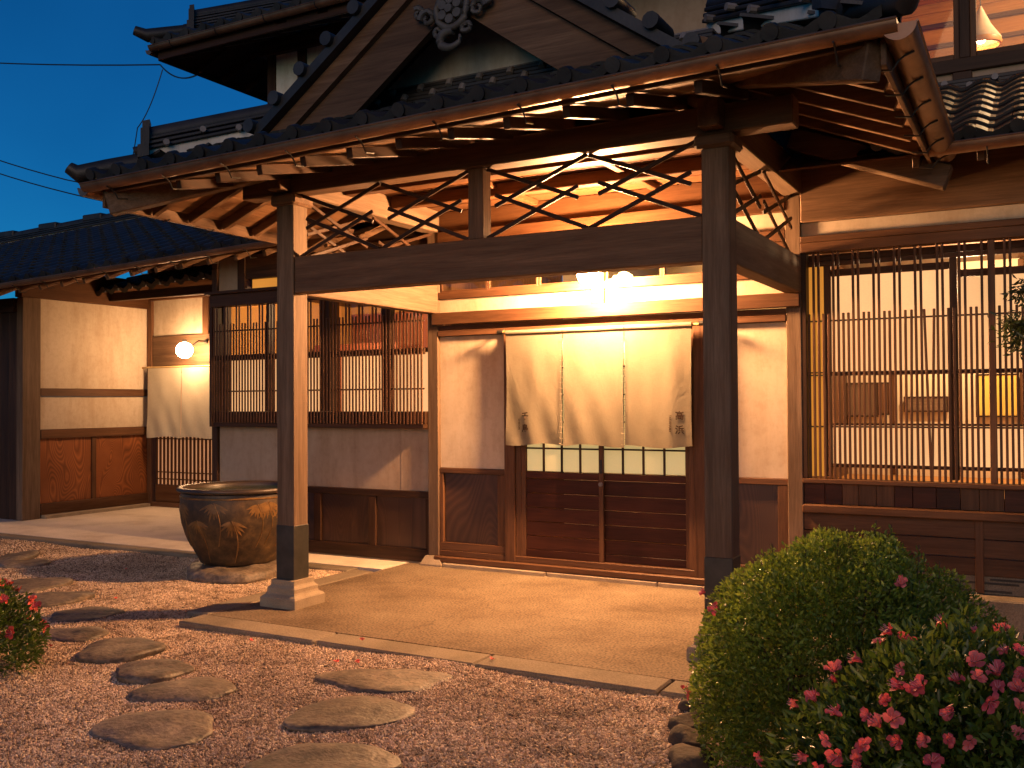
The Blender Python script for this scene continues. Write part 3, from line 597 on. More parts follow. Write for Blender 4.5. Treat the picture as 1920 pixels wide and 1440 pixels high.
# ================================================================== MAIN BUILDING
B = empty('inn_building', (1.82, .2, 0), 'two storey timber and plaster inn behind the porch with lit lattice windows', 'building')
def post(x0, x1, y0, y1, z0, z1, m_='mid_z', nm='wall_post', par=None): return box(nm, x0, x1, y0, y1, z0, z1, m_, par or B, c=.006)
# ---- door wall, front faces of the posts at Y=-.063
lp = post(-.063, .063, -.063, .06, .10, 3.62, 'post_z'); post(W - .063, W + .063, -.063, .06, .10, 3.62, 'post_z')
for X in (0, W):
    mb = MB()
    for (r0, z0), (r1, z1) in (((.13, -.1), (.125, .02)), ((.125, .02), (.085, .10)), ((.085, .10), (.0, .101))):
        cs = ((-1, -1), (1, -1), (1, 1), (-1, 1)); mb.add([(X + r0 * a, r0 * b_, z0) for a, b_ in cs] + [(X + r1 * a, r1 * b_, z1) for a, b_ in cs], [[0, 1, 5, 4], [1, 2, 6, 5], [2, 3, 7, 6], [3, 0, 4, 7]])
    mb.build('stone_base', 'base_stone', B)
post(.83, .945, -.06, .05, .10, 2.39); post(.945, 1.005, -.035, .05, .10, 2.39, 'mid_z', 'door_jamb')
post(2.755, 2.885, -.06, .05, .10, 2.39); post(2.70, 2.755, -.035, .05, .10, 2.39, 'mid_z', 'door_jamb')
box('lintel', .02, 3.70, -.115, -.064, 2.45, 2.572, 'mid_x', B, c=.006); box('lintel', .064, 3.576, -.05, .05, 2.395, 2.448, 'mid_x', B, c=.004); box('lintel', .064, 3.576, -.066, .05, 2.335, 2.393, 'mid_x', B, c=.005)
for x0, x1 in ((.064, .829), (2.886, 3.576)):
    box('plaster_panel', x0, x1, -.022, .03, 1.0, 2.333, 'plaster', B, c=.001)
    box('wainscot_rail', x0, x1, -.045, .03, .945, .998, 'mid_x', B); box('wainscot_rail', x0, x1, -.045, .03, .165, .245, 'mid_x', B)
    for a, b_ in ((x0, x0 + .045), (x1 - .09, x1)): box('wainscot_stile', a + .001, b_ - .001, -.043, .03, .247, .943, 'mid_z', B)
    box('wainscot_panel', x0 + .046, x1 - .091, -.012, .02, .247, .943, 'panel_dark', B, c=.002)
box('door_sill', .02, 3.62, -.10, .07, .045, .104, 'mid_x', B, c=.008); box('door_sill', .064, 3.576, -.05, .06, .106, .163, 'mid_x', B, c=.005)
for x0, x1 in ((.135, 1.3), (1.305, 2.42), (2.425, 3.5)): box('sill_stone', x0, x1, -.115 + .01 * (x0 > 1.3), .05, -.1, .043, 'base_stone', B, c=.01)
# sliding doors
def door(x0, x1, y, knob):
    d = empty('sliding_door', ((x0 + x1) / 2, y, .165), parent=B); s = .045; ys, ye = y - .017, y + .017
    for a, b_ in ((x0, x0 + s), (x1 - s, x1)): box('stile', a, b_, ys, ye, .165, 2.33, 'mid_z', d, c=.003)
    for z0, z1 in ((.165, .235), (.925, .985), (2.27, 2.33)): box('rail', x0 + s + .001, x1 - s - .001, ys, ye, z0, z1, 'door_x', d, c=.003)
    zs = [.237, .372, .508, .645, .782, .923]
    for a, b_ in zip(zs, zs[1:]): box('plank', x0 + s + .001, x1 - s - .001, y - .006, y + .006, a, b_ - .005, 'door_x', d, c=.006)
    xs = np.linspace(x0 + s, x1 - s, 5)
    for x in xs[1:-1]: box('glazing_bar', x - .009, x + .009, ys + .003, ye, .987, 2.268, 'dark_z', d, c=.002)
    zb_ = [.987, 1.215, 1.47, 1.73, 1.99, 2.268]
    for z in zb_[1:-1]: box('glazing_bar', x0 + s + .001, x1 - s - .001, ys + .006, ye, z - .008, z + .008, 'dark_x', d, c=.002)
    for i in range(4):
        for a, b_ in zip(zb_, zb_[1:]): box('pane', xs[i] + .0095, xs[i + 1] - .0095, y + .004, y + .008, a + .008, b_ - .008, 'frosted', d, c=.0005)
    if knob:
        box('pull_plate', x1 - .034, x1 - .010, ys - .004, ys - .001, .99, 1.12, 'iron', d, c=.001)
        mb = MB(); q = Vector((x1 - .02, ys, .89)); mb.tube([q, q - Vector((0, .02, 0)), q - Vector((0, .032, 0))], [.02, .022, .012], 14); o = mb.build('lock_knob', 'tile_pale', d); smooth_by_angle(o)
door(1.006, 1.87, -.012, True); door(1.80, 2.699, .03, False)
# transom zone
box('plaster_panel', .064, 1.765, -.022, .03, 2.574, 2.712, 'plaster', B, c=.001); box('plaster_panel', 1.905, 3.576, -.022, .03, 2.574, 2.712, 'plaster', B, c=.001)
box('transom_strut', 1.766, 1.904, -.062, .05, 2.574, 3.018, 'mid_z', B, c=.006)
for x0, x1 in ((.064, 1.764), (1.906, 3.576)):
    box('transom_rail', x0, x1, -.06, .04, 2.714, 2.785, 'mid_x', B); box('transom_rail', x0, x1, -.05, .04, 2.965, 3.018, 'mid_x', B)
    n = 3; xs = np.linspace(x0, x1, n + 1)
    for i in range(n):
        tw = empty('transom_window', ((xs[i] + xs[i + 1]) / 2, 0, 2.787), parent=B); a, b_ = xs[i] + .002, xs[i + 1] - .002
        for p, q in ((a, a + .022), (b_ - .022, b_)): box('stile', p, q, -.02, .01, 2.787, 2.963, 'mid_z', tw, c=.002)
        for p, q in ((2.787, 2.807), (2.943, 2.963)): box('rail', a + .0225, b_ - .0225, -.02, .01, p, q, 'mid_x', tw, c=.002)
        box('pane', a + .0225, b_ - .0225, -.006, -.002, 2.808, 2.942, 'glass', tw, c=.0005)
box('wall_beam', .064, 3.576, -.062, .05, 3.02, 3.115, 'mid_x', B); box('plaster_panel', .064, 3.576, -.02, .03, 3.117, 3.27, 'plaster', B, c=.001)
box('wall_beam', .064, 3.576, -.07, .05, 3.272, 3.40, 'warm_x', B); box('wall_boards', .064, 3.576, -.03, .05, 3.402, 3.61, 'warm_x', B)
box('wall_boards', .02, 3.62, -.02, .05, 3.612, 4.5, 'dark_x', B); box('wall_boards', 3.705, 7.0, -.02, .05, 3.702, 3.84, 'dark_x', B); box('wall_boards', 3.60, 4.40, .06, .10, 3.5, 4.05, 'dark_x', B); box('wall_boards', -3.1, -.07, -.02, .05, 3.382, 3.56, 'dark_x', B)
hall = empty('entrance_hall', (1.8, 1.5, 0), parent=B)
box('interior_wall', .05, 3.6, 2.9, 2.95, 0, 3.5, 'room_cream', hall); box('interior_wall', .0, .05, .07, 2.89, 0, 3.5, 'mid_z', hall); box('interior_wall', 3.6, 3.65, .07, 2.89, 0, 3.5, 'mid_z', hall); box('interior_ceiling', .055, 3.595, .07, 2.89, 3.40, 3.45, 'warm_x', hall); box('interior_floor', .055, 3.595, .07, 2.89, -.05, .05, 'room_floor', hall)
# ---- lattice bay left of the door
XA, XB = -3.02, -.068
box('corner_post', -3.13, -3.04, -.05, .06, 0, 3.25, 'dark_z', B, c=.006)
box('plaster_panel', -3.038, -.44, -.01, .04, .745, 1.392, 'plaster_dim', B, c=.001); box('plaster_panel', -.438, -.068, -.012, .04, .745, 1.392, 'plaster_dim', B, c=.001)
box('wainscot_rail', -3.038, -.068, -.04, .04, .675, .743, 'dark_x', B); box('wainscot_rail', -3.038, -.068, -.04, .04, .02, .15, 'dark_x', B)
xs = [-3.036, -2.3, -1.55, -.80, -.07]
for i in range(4):
    box('wainscot_panel', xs[i] + .05, xs[i + 1] - .05, -.012, .03, .152, .673, 'panel_dark', B, c=.002)
for i, x in enumerate(xs): box('wainscot_stile', max(x - .049, -3.037), min(x + .049, -.069), -.036, .03, .152, .673, 'dark_z', B)
box('plinth', -3.1, -.14, -.03, .05, -.15, .018, 'base_stone', B, c=.006)
bay = empty('lattice_bay', (-1.5, -.13, 1.4), parent=B); yb0, yb1 = -.15, -.012
box('frame_rail', XA - .045, XB, yb0, yb1, 2.79, 2.93, 'dark_x', bay); box('cover_board', XA - .08, XB, yb0 - .05, yb1 + .05, 2.932, 2.965, 'dark_x', bay)
box('frame_rail', XA, XB, yb0 + .01, yb1, 1.395, 1.44, 'dark_x', bay); box('kick_board', XA, XB, yb0 + .045, yb1, 1.442, 1.572, 'dark_z', bay)
box('frame_stile', XA - .045, XA - .002, yb0, yb1, 1.395, 2.788, 'dark_z', bay)
for x, ww in ((-1.36, .12), (-.56, .10), (-2.19, .045), (-2.86, .03)): box('mullion', x - ww / 2, x + ww / 2, yb0 + .03, yb1, 1.574, 2.788, 'dark_z', bay)
SLATM = {}
def slat(par, x, y, z0, z1, ww, dd, m_, tilt=0):
    k = (round(z1 - z0, 3), ww, dd, m_)
    if k not in SLATM: v, f = cbox(ww / 2, dd / 2, (z1 - z0) / 2, .0025); SLATM[k] = rawmesh('slat', v, f)
    meshobj('slat', SLATM[k], m_, par, Matrix.Translation((x, y, (z0 + z1) / 2)) @ Matrix.Rotation(tilt, 4, 'Y'))
i = 0; x = XA + .02
while x < XB - .01:
    slat(bay, x, yb0 + .015, 1.442, 2.788 if i % 4 < 2 else 2.585, .022, .011, 'mid_z'); x += .0441; i += 1
for z, h in ((2.505, .016), (1.805, .016)): box('cross_rail', XA, XB, yb0 + .029, yb0 + .043, z - h / 2, z + h / 2, 'dark_x', bay, c=.002)
box('cross_rail', XA, XB, yb0 + .0285, yb0 + .06, 2.16, 2.225, 'dark_x', bay, c=.003)
# room behind the bay: paper screens below, open glass above
rm = empty('sitting_room', (-1.5, 1.4, .7), parent=B)
for x0, x1 in ((-3.0, -2.3), (-2.3, -1.42), (-1.30, -.62), (-.60, -.09)):
    box('paper_screen', x0 + .01, x1 - .01, .075, .079, 1.50, 2.19, 'paper', rm, c=.0005); box('window_pane', x0 + .01, x1 - .01, .075, .079, 2.24, 2.79, 'glass', rm, c=.0005); box('sash_rail', x0, x1, .055, .10, 2.192, 2.238, 'mid_x', rm)
for x in (-3.01, -2.3, -1.36, -.61, -.085): box('sash_stile', x - .02, x + .02, .05, .105, 1.45, 2.85, 'mid_z', rm)
box('interior_wall', -3.2, .05, 2.5, 2.56, .6, 2.90, 'red_wall', rm); box('interior_wall', -3.2, .05, 2.48, 2.56, 2.902, 3.2, 'room_orange', rm); box('interior_wall', -3.1, -3.04, .07, 2.47, .6, 3.2, 'room_orange', rm); box('interior_wall', -.06, -.01, .07, 2.47, .6, 3.2, 'room_cream', rm)
box('interior_ceiling', -3.03, -.07, .1, 2.47, 3.0, 3.03, 'warm_x', rm); box('interior_floor', -3.03, -.07, .1, 2.47, .55, .6, 'room_floor', rm)
for x0, x1, y0, y1, z1, lab in ((-2.9, -1.6, 1.5, 2.1, 2.42, 'tall red lacquered cabinet glimpsed through the bay lattice'), (-1.55, -.2, 1.9, 2.3, 1.95, 'low red cabinet carrying the vase behind the bay lattice')):
    cb = empty('cabinet', ((x0 + x1) / 2, (y0 + y1) / 2, .6), lab, 'cabinet'); box('carcass', x0, x1, y0 + .02, y1, .602, z1, 'red_wall', cb)
    for k in range(3): a = x0 + .01 + (x1 - x0 - .02) * k / 3; box('cabinet_door', a + .005, a + (x1 - x0 - .02) / 3 - .005, y0, y0 + .018, .65, z1 - .04, 'red_wall', cb, c=.004)
# wall above the bay with a lit transom
box('wall_post', -2.72, -2.60, -.05, .06, 2.967, 3.45, 'dark_z', B, c=.005); box('wall_post', -3.13, -3.04, -.045, .06, 3.252, 3.45, 'dark_z', B)
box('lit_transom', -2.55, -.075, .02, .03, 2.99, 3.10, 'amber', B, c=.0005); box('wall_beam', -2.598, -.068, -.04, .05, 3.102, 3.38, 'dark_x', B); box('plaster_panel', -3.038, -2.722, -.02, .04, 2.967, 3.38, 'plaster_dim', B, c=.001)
# vase with white blossom inside, standing on the low cabinet
vs = empty('flower_vase', (-.85, 2.05, 1.95), 'vase of white blossom branches glimpsed behind the upper bay lattice', 'vase')
mb = MB(); mb.lathe([(.0, .0), (.07, .0), (.1, .08), (.09, .16), (.04, .21), (.05, .235)], 20, (-.85, 2.05, 1.95)); o = mb.build('vase_body', 'tile_pale', vs); smooth_by_angle(o, 1)
mb = MB()
for k in range(7): a = k * .9; mb.tube([(-.85, 2.05, 2.15), (-.85 + .18 * math.cos(a), 2.0 + .05 * math.sin(a), 2.32), (-.85 + .36 * math.cos(a), 1.98 + .08 * math.sin(a), 2.42 + .05 * math.sin(3 * a))], .006, 5)
mb.build('stem', 'branch', vs); mb = MB()
for k in range(70):
    a = random.uniform(0, 6.28); r = random.uniform(.08, .4); q = Vector((-.85 + r * math.cos(a), 2.0 + .1 * math.sin(a), 2.28 + random.uniform(0, .22)))
    mb.add([q + Vector((random.uniform(-.02, .02), random.uniform(-.02, .02), random.uniform(-.02, .02))) for _ in range(4)], [[0, 1, 2], [0, 2, 3], [0, 1, 3]])
mb.build('blossom', 'room_cream', vs)
# ---- right lattice window
XW0, XW1 = 3.705, 6.3
rw = empty('lattice_window', (4.6, -.03, 1.0), parent=B)
box('frame_stile', XW0, XW0 + .04, -.06, .06, 1.013, 2.898, 'dark_z', rw); box('frame_rail', XW0, XW1, -.07, .06, 2.90, 2.985, 'mid_x', rw); box('frame_rail', XW0, XW1, -.075, .06, 2.987, 3.04, 'mid_x', rw)
box('sill', XW0, XW1, -.085, .06, .975, 1.011, 'mid_x', rw); box('mullion', 5.115, 5.165, -.055, .0, 1.013, 2.898, 'mid_z', rw); box('mullion', 6.2, 6.28, -.055, .0, 1.013, 2.898, 'dark_z', rw)
i = 0; x = XW0 + .058
while x < 6.18:
    tall = i % 4 in (1, 2)
    if not 5.10 < x < 5.18:
        tl = {20: .010, 24: .021, 23: -.028, 21: -.004}.get(i, random.uniform(-.002, .002)); slat(rw, x, -.04, 1.013, 2.898 if tall else 2.385, .0195, .022, 'mid_z', tl)
    x += .0397; i += 1
for z, h in ((2.325, .014), (1.894, .013), (1.872, .013), (1.444, .014)): box('cross_rail', XW0 + .041, XW1, -.027, -.014, z - h / 2, z + h / 2, 'mid_x', rw, c=.002)
# wall of the right wing above and below
box('plaster_panel', XW0, XW1, -.03, .05, 3.042, 3.155, 'plaster', B, c=.001); box('wall_beam', XW0, XW1, -.075, .05, 3.157, 3.70, 'timber_x', B, c=.01)
x = XW0 + .002
while x < XW1: wd = random.uniform(.13, .19); box('wall_board', x, min(x + wd, XW1) - .003, -.035, .03, .80, .973, 'door_x' if random.random() < .3 else 'mid_z', B, c=.003); x += wd
box('ledge', XW0, XW1, -.115, .03, .73, .798, 'mid_x', B, c=.008)
for z0, z1 in ((.30, .437), (.44, .582), (.585, .728)): box('wall_board', XW0, XW1, -.05 + .008 * (z0 < .4), .03, z0, z1 - .003, 'mid_x', B, c=.004)
box('wall_post', 5.0, 5.06, -.062, .03, .17, .728, 'mid_z', B); box('plinth', XW0, XW1, -.03, .05, .16, .298, 'kerb', B, c=.004)
pl = box('plinth', XW0, XW1, -.24, .05, -.15, .158, 'kerb', B, c=.012)
for x0, x1, z in ((4.83, 5.3, .245), (5.1, 5.7, .275), (4.75, 5.25, .185)): box('vent_slot', x0, x1, -.036, -.029, z - .008, z + .008, 'iron', B, c=.001)
# interior of the right room: sash frames, half screens, back wall
rr = empty('guest_room', (4.9, 1.6, .9), parent=B)
for x in (3.885, 4.86, 5.84): box('sash_stile', x - .028, x + .028, .10, .14, 1.02, 2.80, 'mid_z', rr)
box('sash_rail', 3.72, 6.3, .10, .14, 2.80, 2.84, 'mid_x', rr); box('sash_head', 3.72, 6.3, .11, .15, 2.842, 2.90, 'warm_x', rr)
box('glowing_jamb', 3.72, 3.855, .11, .16, 1.02, 2.80, 'amber', rr)  # board made to glow, room light put into its colour
for x0, x1, zt in ((3.915, 4.83, 2.71), (4.89, 5.81, 2.64)):
    box('paper_screen', x0, x1, .13, .136, 1.90, zt, 'paper', rr, c=.0005); box('paper_screen', x0, x1, .13, .136, 1.13, 1.45, 'paper', rr, c=.0005)
    box('sash_rail', x0, x1, .115, .15, 1.10, 1.128, 'mid_x', rr); box('screen_roll', x0, x1, .12, .15, zt + .002, zt + .06, 'warm_x', rr)
    for z0, z1 in ((1.88, 1.898), (1.452, 1.47)): box('sash_rail', x0, x1, .125, .145, z0, z1, 'warm_x', rr)
box('interior_wall', 3.5, 6.6, 2.4, 2.46, .8, 3.1, 'room_cream', rr); box('interior_wall', 3.5, 3.56, .07, 2.39, .8, 3.1, 'room_cream', rr); box('interior_wall', 6.55, 6.6, .07, 2.39, .8, 3.1, 'room_cream', rr)
box('interior_ceiling', 3.57, 6.54, .15, 2.39, 3.05, 3.09, 'warm_x', rr); box('interior_floor', 3.57, 6.54, .15, 2.39, .8, .88, 'room_floor', rr)
for x in (3.62, 4.12, 4.72, 5.3): box('interior_post', x - .025, x + .025, 2.35, 2.395, .89, 3.04, 'warm_z', rr)
# pictures hanging inside
def picture(x0, x1, z0, z1, m_, lab):
    p = empty('wall_picture', ((x0 + x1) / 2, 2.35, z0), lab, 'picture'); box('picture_board', x0, x1, 2.32, 2.345, z0, z1, m_, p)
    for a, b_, c_, d_ in ((x0 - .015, x0, z0 - .015, z1 + .015), (x1, x1 + .015, z0 - .015, z1 + .015), (x0 + .001, x1 - .001, z0 - .015, z0), (x0 + .001, x1 - .001, z1, z1 + .015)): box('frame', a, b_, 2.31, 2.348, c_, d_, 'dark_x', p, c=.002)
picture(3.66, 3.95, 1.50, 1.83, 'post_z', 'brown board hanging inside the right room near the left sash'); picture(3.97, 4.07, 1.52, 1.83, 'mid_z', 'narrow dark scroll inside the right room beside the brown board')
picture(4.23, 4.62, 1.55, 1.68, 'post_x', 'wide low shelf picture in the middle of the right room'); picture(4.90, 5.25, 1.50, 1.90, 'screen_gold', 'golden yellow screen panel at the far right inside the room')
# ---- right wing lower roof
rf = empty('lower_roof', (5.5, 0, 3.6), parent=B); RS = .47; ru = Vector((0, 1, RS)).normalized()
MB().add([(4.3, -.93, 3.46), (7.0, -.93, 3.50), (7.0, 1.2, 3.50 + RS * 2.13), (4.3, 1.2, 3.46 + RS * 2.13)], [[0, 1, 2, 3]]).build('underlay', 'cable', rf)
tiles(rf, (4.42, -.97, 3.475), (1, 0, .012), ru, 8, 9)
for x in np.arange(4.7, 6.9, .42): beam('rafter', (x, -.88, 3.37), (x, 0, 3.37 + RS * .88), .05, .075, 'timber_y', rf)
g = empty('soffit', (5.5, -.5, 3.5), parent=rf); board_field(g, lambda a, b_: [(3.73, -.9 + 1.0 * a, 3.41 + RS * a), (6.9, -.9 + 1.0 * a, 3.41 + RS * a), (6.9, -.9 + 1.0 * b_, 3.41 + RS * b_), (3.73, -.9 + 1.0 * b_, 3.41 + RS * b_)], 5, 'soffit_x')
gutter('gutter', (4.80, -.99, 3.44), (7.0, -.99, 3.47), .068, rf, brackets=3, bdir=(0, 1, 0))
g = empty('wall_ridge', (5.5, 1.05, 4.4), parent=rf)
for k in range(3): box('ridge_course', 4.2, 7.0, .98 + .03 * k, 1.19, 4.39 + .04 * k, 4.425 + .04 * k, 'tile', g, c=.006)
for i in range(12):
    x = 4.55 + .2 * i; mb = MB(); mb.tube([(x, 1.05, 4.42 + .04 * (i % 2)), (x, .93, 4.41 + .04 * (i % 2))], .028, 8); o = mb.build('ridge_plug', 'tile_pale', g); smooth_by_angle(o)
# eave purlin end poking out at the right of the porch
beam('purlin', (3.78, -.70, 3.70), (4.90, -.70, 3.27), .15, .17, 'post_x', B, c=.008)
# ---- upper storey
up = empty('upper_storey', (1.5, 1.3, 4.5), parent=B)
box('plaster_panel', -3.26, -2.88, 1.2, 1.28, 4.6, 6.21, 'plaster_lifted', up, c=.001); box('wall_post', -3.39, -3.262, 1.17, 1.28, 4.0, 6.4, 'dark_z', up); box('wall_post', -2.878, -2.74, 1.17, 1.28, 4.0, 6.4, 'dark_z', up)
box('plaster_panel', -2.738, -1.6, 1.2, 1.28, 4.6, 6.21, 'plaster_lifted', up, c=.001); box('wall_post', -1.598, -1.47, 1.17, 1.28, 4.0, 6.4, 'dark_z', up); box('plaster_panel', -1.468, 4.2, 1.2, 1.28, 4.6, 6.21, 'plaster_dim', up, c=.001)
box('wall_beam', -3.5, 4.2, 1.14, 1.28, 6.212, 6.42, 'dark_x', up); box('side_wall', -3.38, -3.3, 1.29, 7.0, 4.0, 6.4, 'plaster_dim', up)
box('plaster_panel', 4.202, 4.80, 1.2, 1.28, 4.50, 4.605, 'plaster_dim', up, c=.001); box('plaster_panel', 4.96, 7.0, 1.2, 1.28, 4.50, 4.605, 'plaster_dim', up, c=.001); box('wall_post', 4.802, 4.958, 1.16, 1.28, 4.48, 4.605, 'dark_z', up)
box('wall_beam', 4.202, 7.0, 1.15, 1.28, 4.607, 4.725, 'dark_x', up); box('wall_post', 4.862, 4.945, 1.155, 1.28, 4.727, 6.4, 'dark_z', up); box('wall_post', 4.202, 4.30, 1.155, 1.28, 4.727, 6.4, 'dark_z', up)
def uwin(x0, x1):
    g = empty('upper_window', ((x0 + x1) / 2, 1.22, 4.73), parent=up)
    for a, b_ in ((x0, x0 + .05), (x1 - .05, x1)): box('frame_stile', a, b_, 1.19, 1.25, 4.727, 6.3, 'mid_z', g)
    for a, b_ in ((4.727, 4.78), (6.25, 6.3)): box('frame_rail', x0 + .051, x1 - .051, 1.19, 1.25, a, b_, 'mid_x', g)
    box('pane', x0 + .05, x1 - .05, 1.215, 1.22, 4.78, 6.25, 'glass', g, c=.0005)
uwin(4.302, 4.861); uwin(4.946, 5.9); uwin(5.9, 6.9)
ur = empty('upper_room', (5.4, 3.2, 4.5), parent=B)
for k in range(10): z = 4.5 + .2 * k; box('wall_plank', 3.6, 7.2, 4.2 + .002 * (k % 2), 4.26, z, z + .195, 'cedar_x', ur, c=.003)
for z in (5.52, 5.85, 6.1): box('wall_batten', 3.6, 7.2, 4.15, 4.195, z, z + .05, 'mid_x', ur, c=.004)
for x in (4.75, 5.35, 5.95): box('wall_batten', x - .02, x + .02, 4.16, 4.197, 4.5, 5.5, 'warm_z', ur, c=.003)
box('interior_wall', 3.55, 3.6, 1.3, 4.2, 4.4, 6.5, 'cedar_x', ur); box('interior_wall', 7.2, 7.25, 1.3, 4.2, 4.4, 6.5, 'cedar_x', ur); box('interior_floor', 3.61, 7.19, 1.3, 4.19, 4.4, 4.45, 'room_floor', ur)
for k in range(8): y = 1.3 + .36 * k; box('ceiling_plank', 3.61, 7.19, y, y + .35, 6.40 + .003 * (k % 2), 6.43, 'cedar_x', ur, c=.003)
# upper roof: eaves, soffit, tiles
uf = empty('upper_roof', (0, 1, 6.3), parent=B); UX, UY, UZ = -4.38, .30, 6.14; US = .42
board = lambda par, v, m_: MB().add([Vector(p) for p in v] + [Vector(p) + Vector((0, 0, .03)) for p in v], [[0, 1, 2, 3], [4, 5, 6, 7], [0, 1, 5, 4], [1, 2, 6, 5], [2, 3, 7, 6], [3, 0, 4, 7]]).build('soffit', m_, par, fix=True)
board(uf, [(UX, UY, UZ), (8, UY, UZ + .05), (8, 1.3, UZ + .05 + US), (UX + 1.2, 1.3, UZ + US)], 'dark_x'); board(uf, [(UX, UY + .01, UZ - .002), (UX + 1.25, 1.3, UZ + US), (UX + 1.25, 7, UZ + US), (UX, 7, UZ)], 'dark_y')
for x in np.arange(-4.2, -.2, .45): beam('rafter', (x, UY + .03, UZ - .04), (x, 1.16, UZ - .04 + US * .86), .06, .08, 'dark_y', uf)
for y in np.arange(.9, 6.5, .45): beam('rafter', (UX + .03, y, UZ - .04), (UX + 1.2, y, UZ - .04 + US * 1.17), .06, .08, 'dark_x', uf)
for x in np.arange(-2.4, .3, .62): box('eave_board', x, x + .16, UY - .035, UY - .01, UZ - .01, UZ + .07, 'plaster_dim', uf, c=.003)
beam('fascia', (UX - .02, UY - .02, UZ + .0), (8, UY - .02, UZ + .05), .03, .16, 'dark_x', uf); beam('fascia', (UX - .02, UY - .02, UZ), (UX - .02, 7, UZ), .03, .16, 'dark_y', uf)
gutter('gutter', (UX - .05, UY - .11, UZ + .07), (8, UY - .11, UZ + .12), .06, uf, brackets=16); gutter('gutter', (UX - .11, UY - .1, UZ + .05), (UX - .11, 7, UZ + .02), .06, uf, brackets=10)
uu = Vector((0, 1, US)).normalized(); tiles(uf, (UX - .06, UY - .1, UZ + .12), (1, 0, .004), uu, 16, 1)
tile_field('roof_tiles', uf, (UX - .06, UY - .1, UZ + .12), (1, 0, .004), uu, 42, 14, keep=lambda a, b_: a > b_ * .9, row0=1)
tile_field('roof_tiles', uf, (UX - .06, 7.4, UZ + .12), (0, -1, 0), Vector((1, 0, US)).normalized(), 24, 14, keep=lambda a, b_: a < 7.1 - b_ * .9)
ridge(uf, (UX + .28, UY + .28, UZ + .28), (UX + 3.4, UY + 3.4, UZ + .28 + US * 3.1), wd=.2, courses=5, strip=.05, plugs=False, name='hip_ridge')
mb = MB(); mb.tube([(UX - .2, UY - .25, UZ + .27), (UX - .1, UY - .14, UZ + .22), (UX + .35, UY + .32, UZ + .36)], [.06, .085, .085], 12); o = mb.build('corner_tile', 'tile', uf); smooth_by_angle(o)

# ================================================================== LEFT WING
LW = empty('side_wing', (-7.4, 1.5, 0), 'low side wing with pale plaster walls and red grained wainscot at far left', 'building')
SX = -7.35
box('corner_post', SX - .12, SX + .02, .41, .70, .0, 3.21, 'post_z', LW, c=.008)
for y0, y1 in ((.702, 2.67),):
    box('foot_stone', SX - .1, SX + .12, .72, 2.60, -.1, .055, 'base_stone', LW, c=.01)
    box('ground_rail', SX - .1, SX + .03, y0, y1, .057, .215, 'mid_y', LW); box('chair_rail', SX - .1, SX + .03, y0, y1, 1.165, 1.295, 'mid_y', LW); box('mid_rail', SX - .1, SX + .02, y0, y1, 1.785, 1.90, 'mid_y', LW); box('wall_beam', SX - .12, SX + .035, .38, y1, 3.212, 3.66, 'warm_y', LW, c=.008)
    box('plaster_panel', SX - .1, SX - .01, y0, y1, 1.297, 1.783, 'plaster', LW, c=.001); box('plaster_panel', SX - .1, SX - .01, y0, y1, 1.902, 3.21, 'plaster', LW, c=.001)
    box('wainscot_panel', SX - .1, SX - .012, .704, 1.578, .217, 1.163, 'panel_red', LW, c=.002); box('wainscot_panel', SX - .1, SX - .012, 1.657, 2.668, .217, 1.163, 'panel_red', LW, c=.002); box('wainscot_stile', SX - .1, SX + .01, 1.58, 1.655, .217, 1.163, 'mid_z', LW)
for k in range(14): x1 = SX - .125 - .2 * k; box('wall_board', x1 - .197, x1, .44, .50, 0, 3.2, 'dark_z', LW, c=.004)
box('eave_board', SX - 3, SX - .121, .36, .52, 3.0, 3.2, 'dark_x', LW)
YB = 2.67
box('wall_post', SX - .0, SX + .10, YB - .05, YB + .06, .0, 3.34, 'mid_z', LW); box('wall_beam', SX + .04, -3.0, YB - .05, YB + .06, 3.345, 3.62, 'warm_x', LW, c=.008)
box('plaster_panel', SX + .102, -6.125, YB, YB + .05, 2.76, 3.343, 'plaster', LW, c=.001); box('wall_post', -6.123, -5.99, YB - .03, YB + .06, 2.76, 3.343, 'mid_z', LW); box('plaster_panel', -5.988, -3.0, YB, YB + .05, 2.76, 3.343, 'plaster', LW, c=.001)
box('lamp_board', SX + .102, -3.0, YB - .03, YB + .05, 2.275, 2.758, 'timber_x', LW)
ld = empty('lattice_door', (-6.5, YB, .05), parent=LW)
box('door_sill', SX + .102, -3.0, YB - .06, YB + .06, -.05, .075, 'mid_x', ld); box('rail', SX + .15, -5.0, YB - .01, YB + .04, .077, .36, 'warm_x', ld); box('rail', SX + .15, -5.0, YB - .01, YB + .04, 2.15, 2.27, 'mid_x', ld)
box('paper', SX + .15, -5.0, YB + .03, YB + .034, .362, 2.148, 'paper_red', ld, c=.0005)
for k in range(26): x = SX + .17 + .085 * k; slat(ld, x, YB + .005, .362, 2.148, .028, .03, 'warm_z')
for z in (.45, .56, 1.10): box('cross_rail', SX + .15, -5.0, YB + .021, YB + .029, z - .01, z + .01, 'warm_x', ld, c=.002)
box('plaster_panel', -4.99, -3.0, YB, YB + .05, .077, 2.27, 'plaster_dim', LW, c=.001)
box('wall_boards', -7.4, -3.0, YB, YB + .05, 3.622, 4.55, 'dark_x', LW)
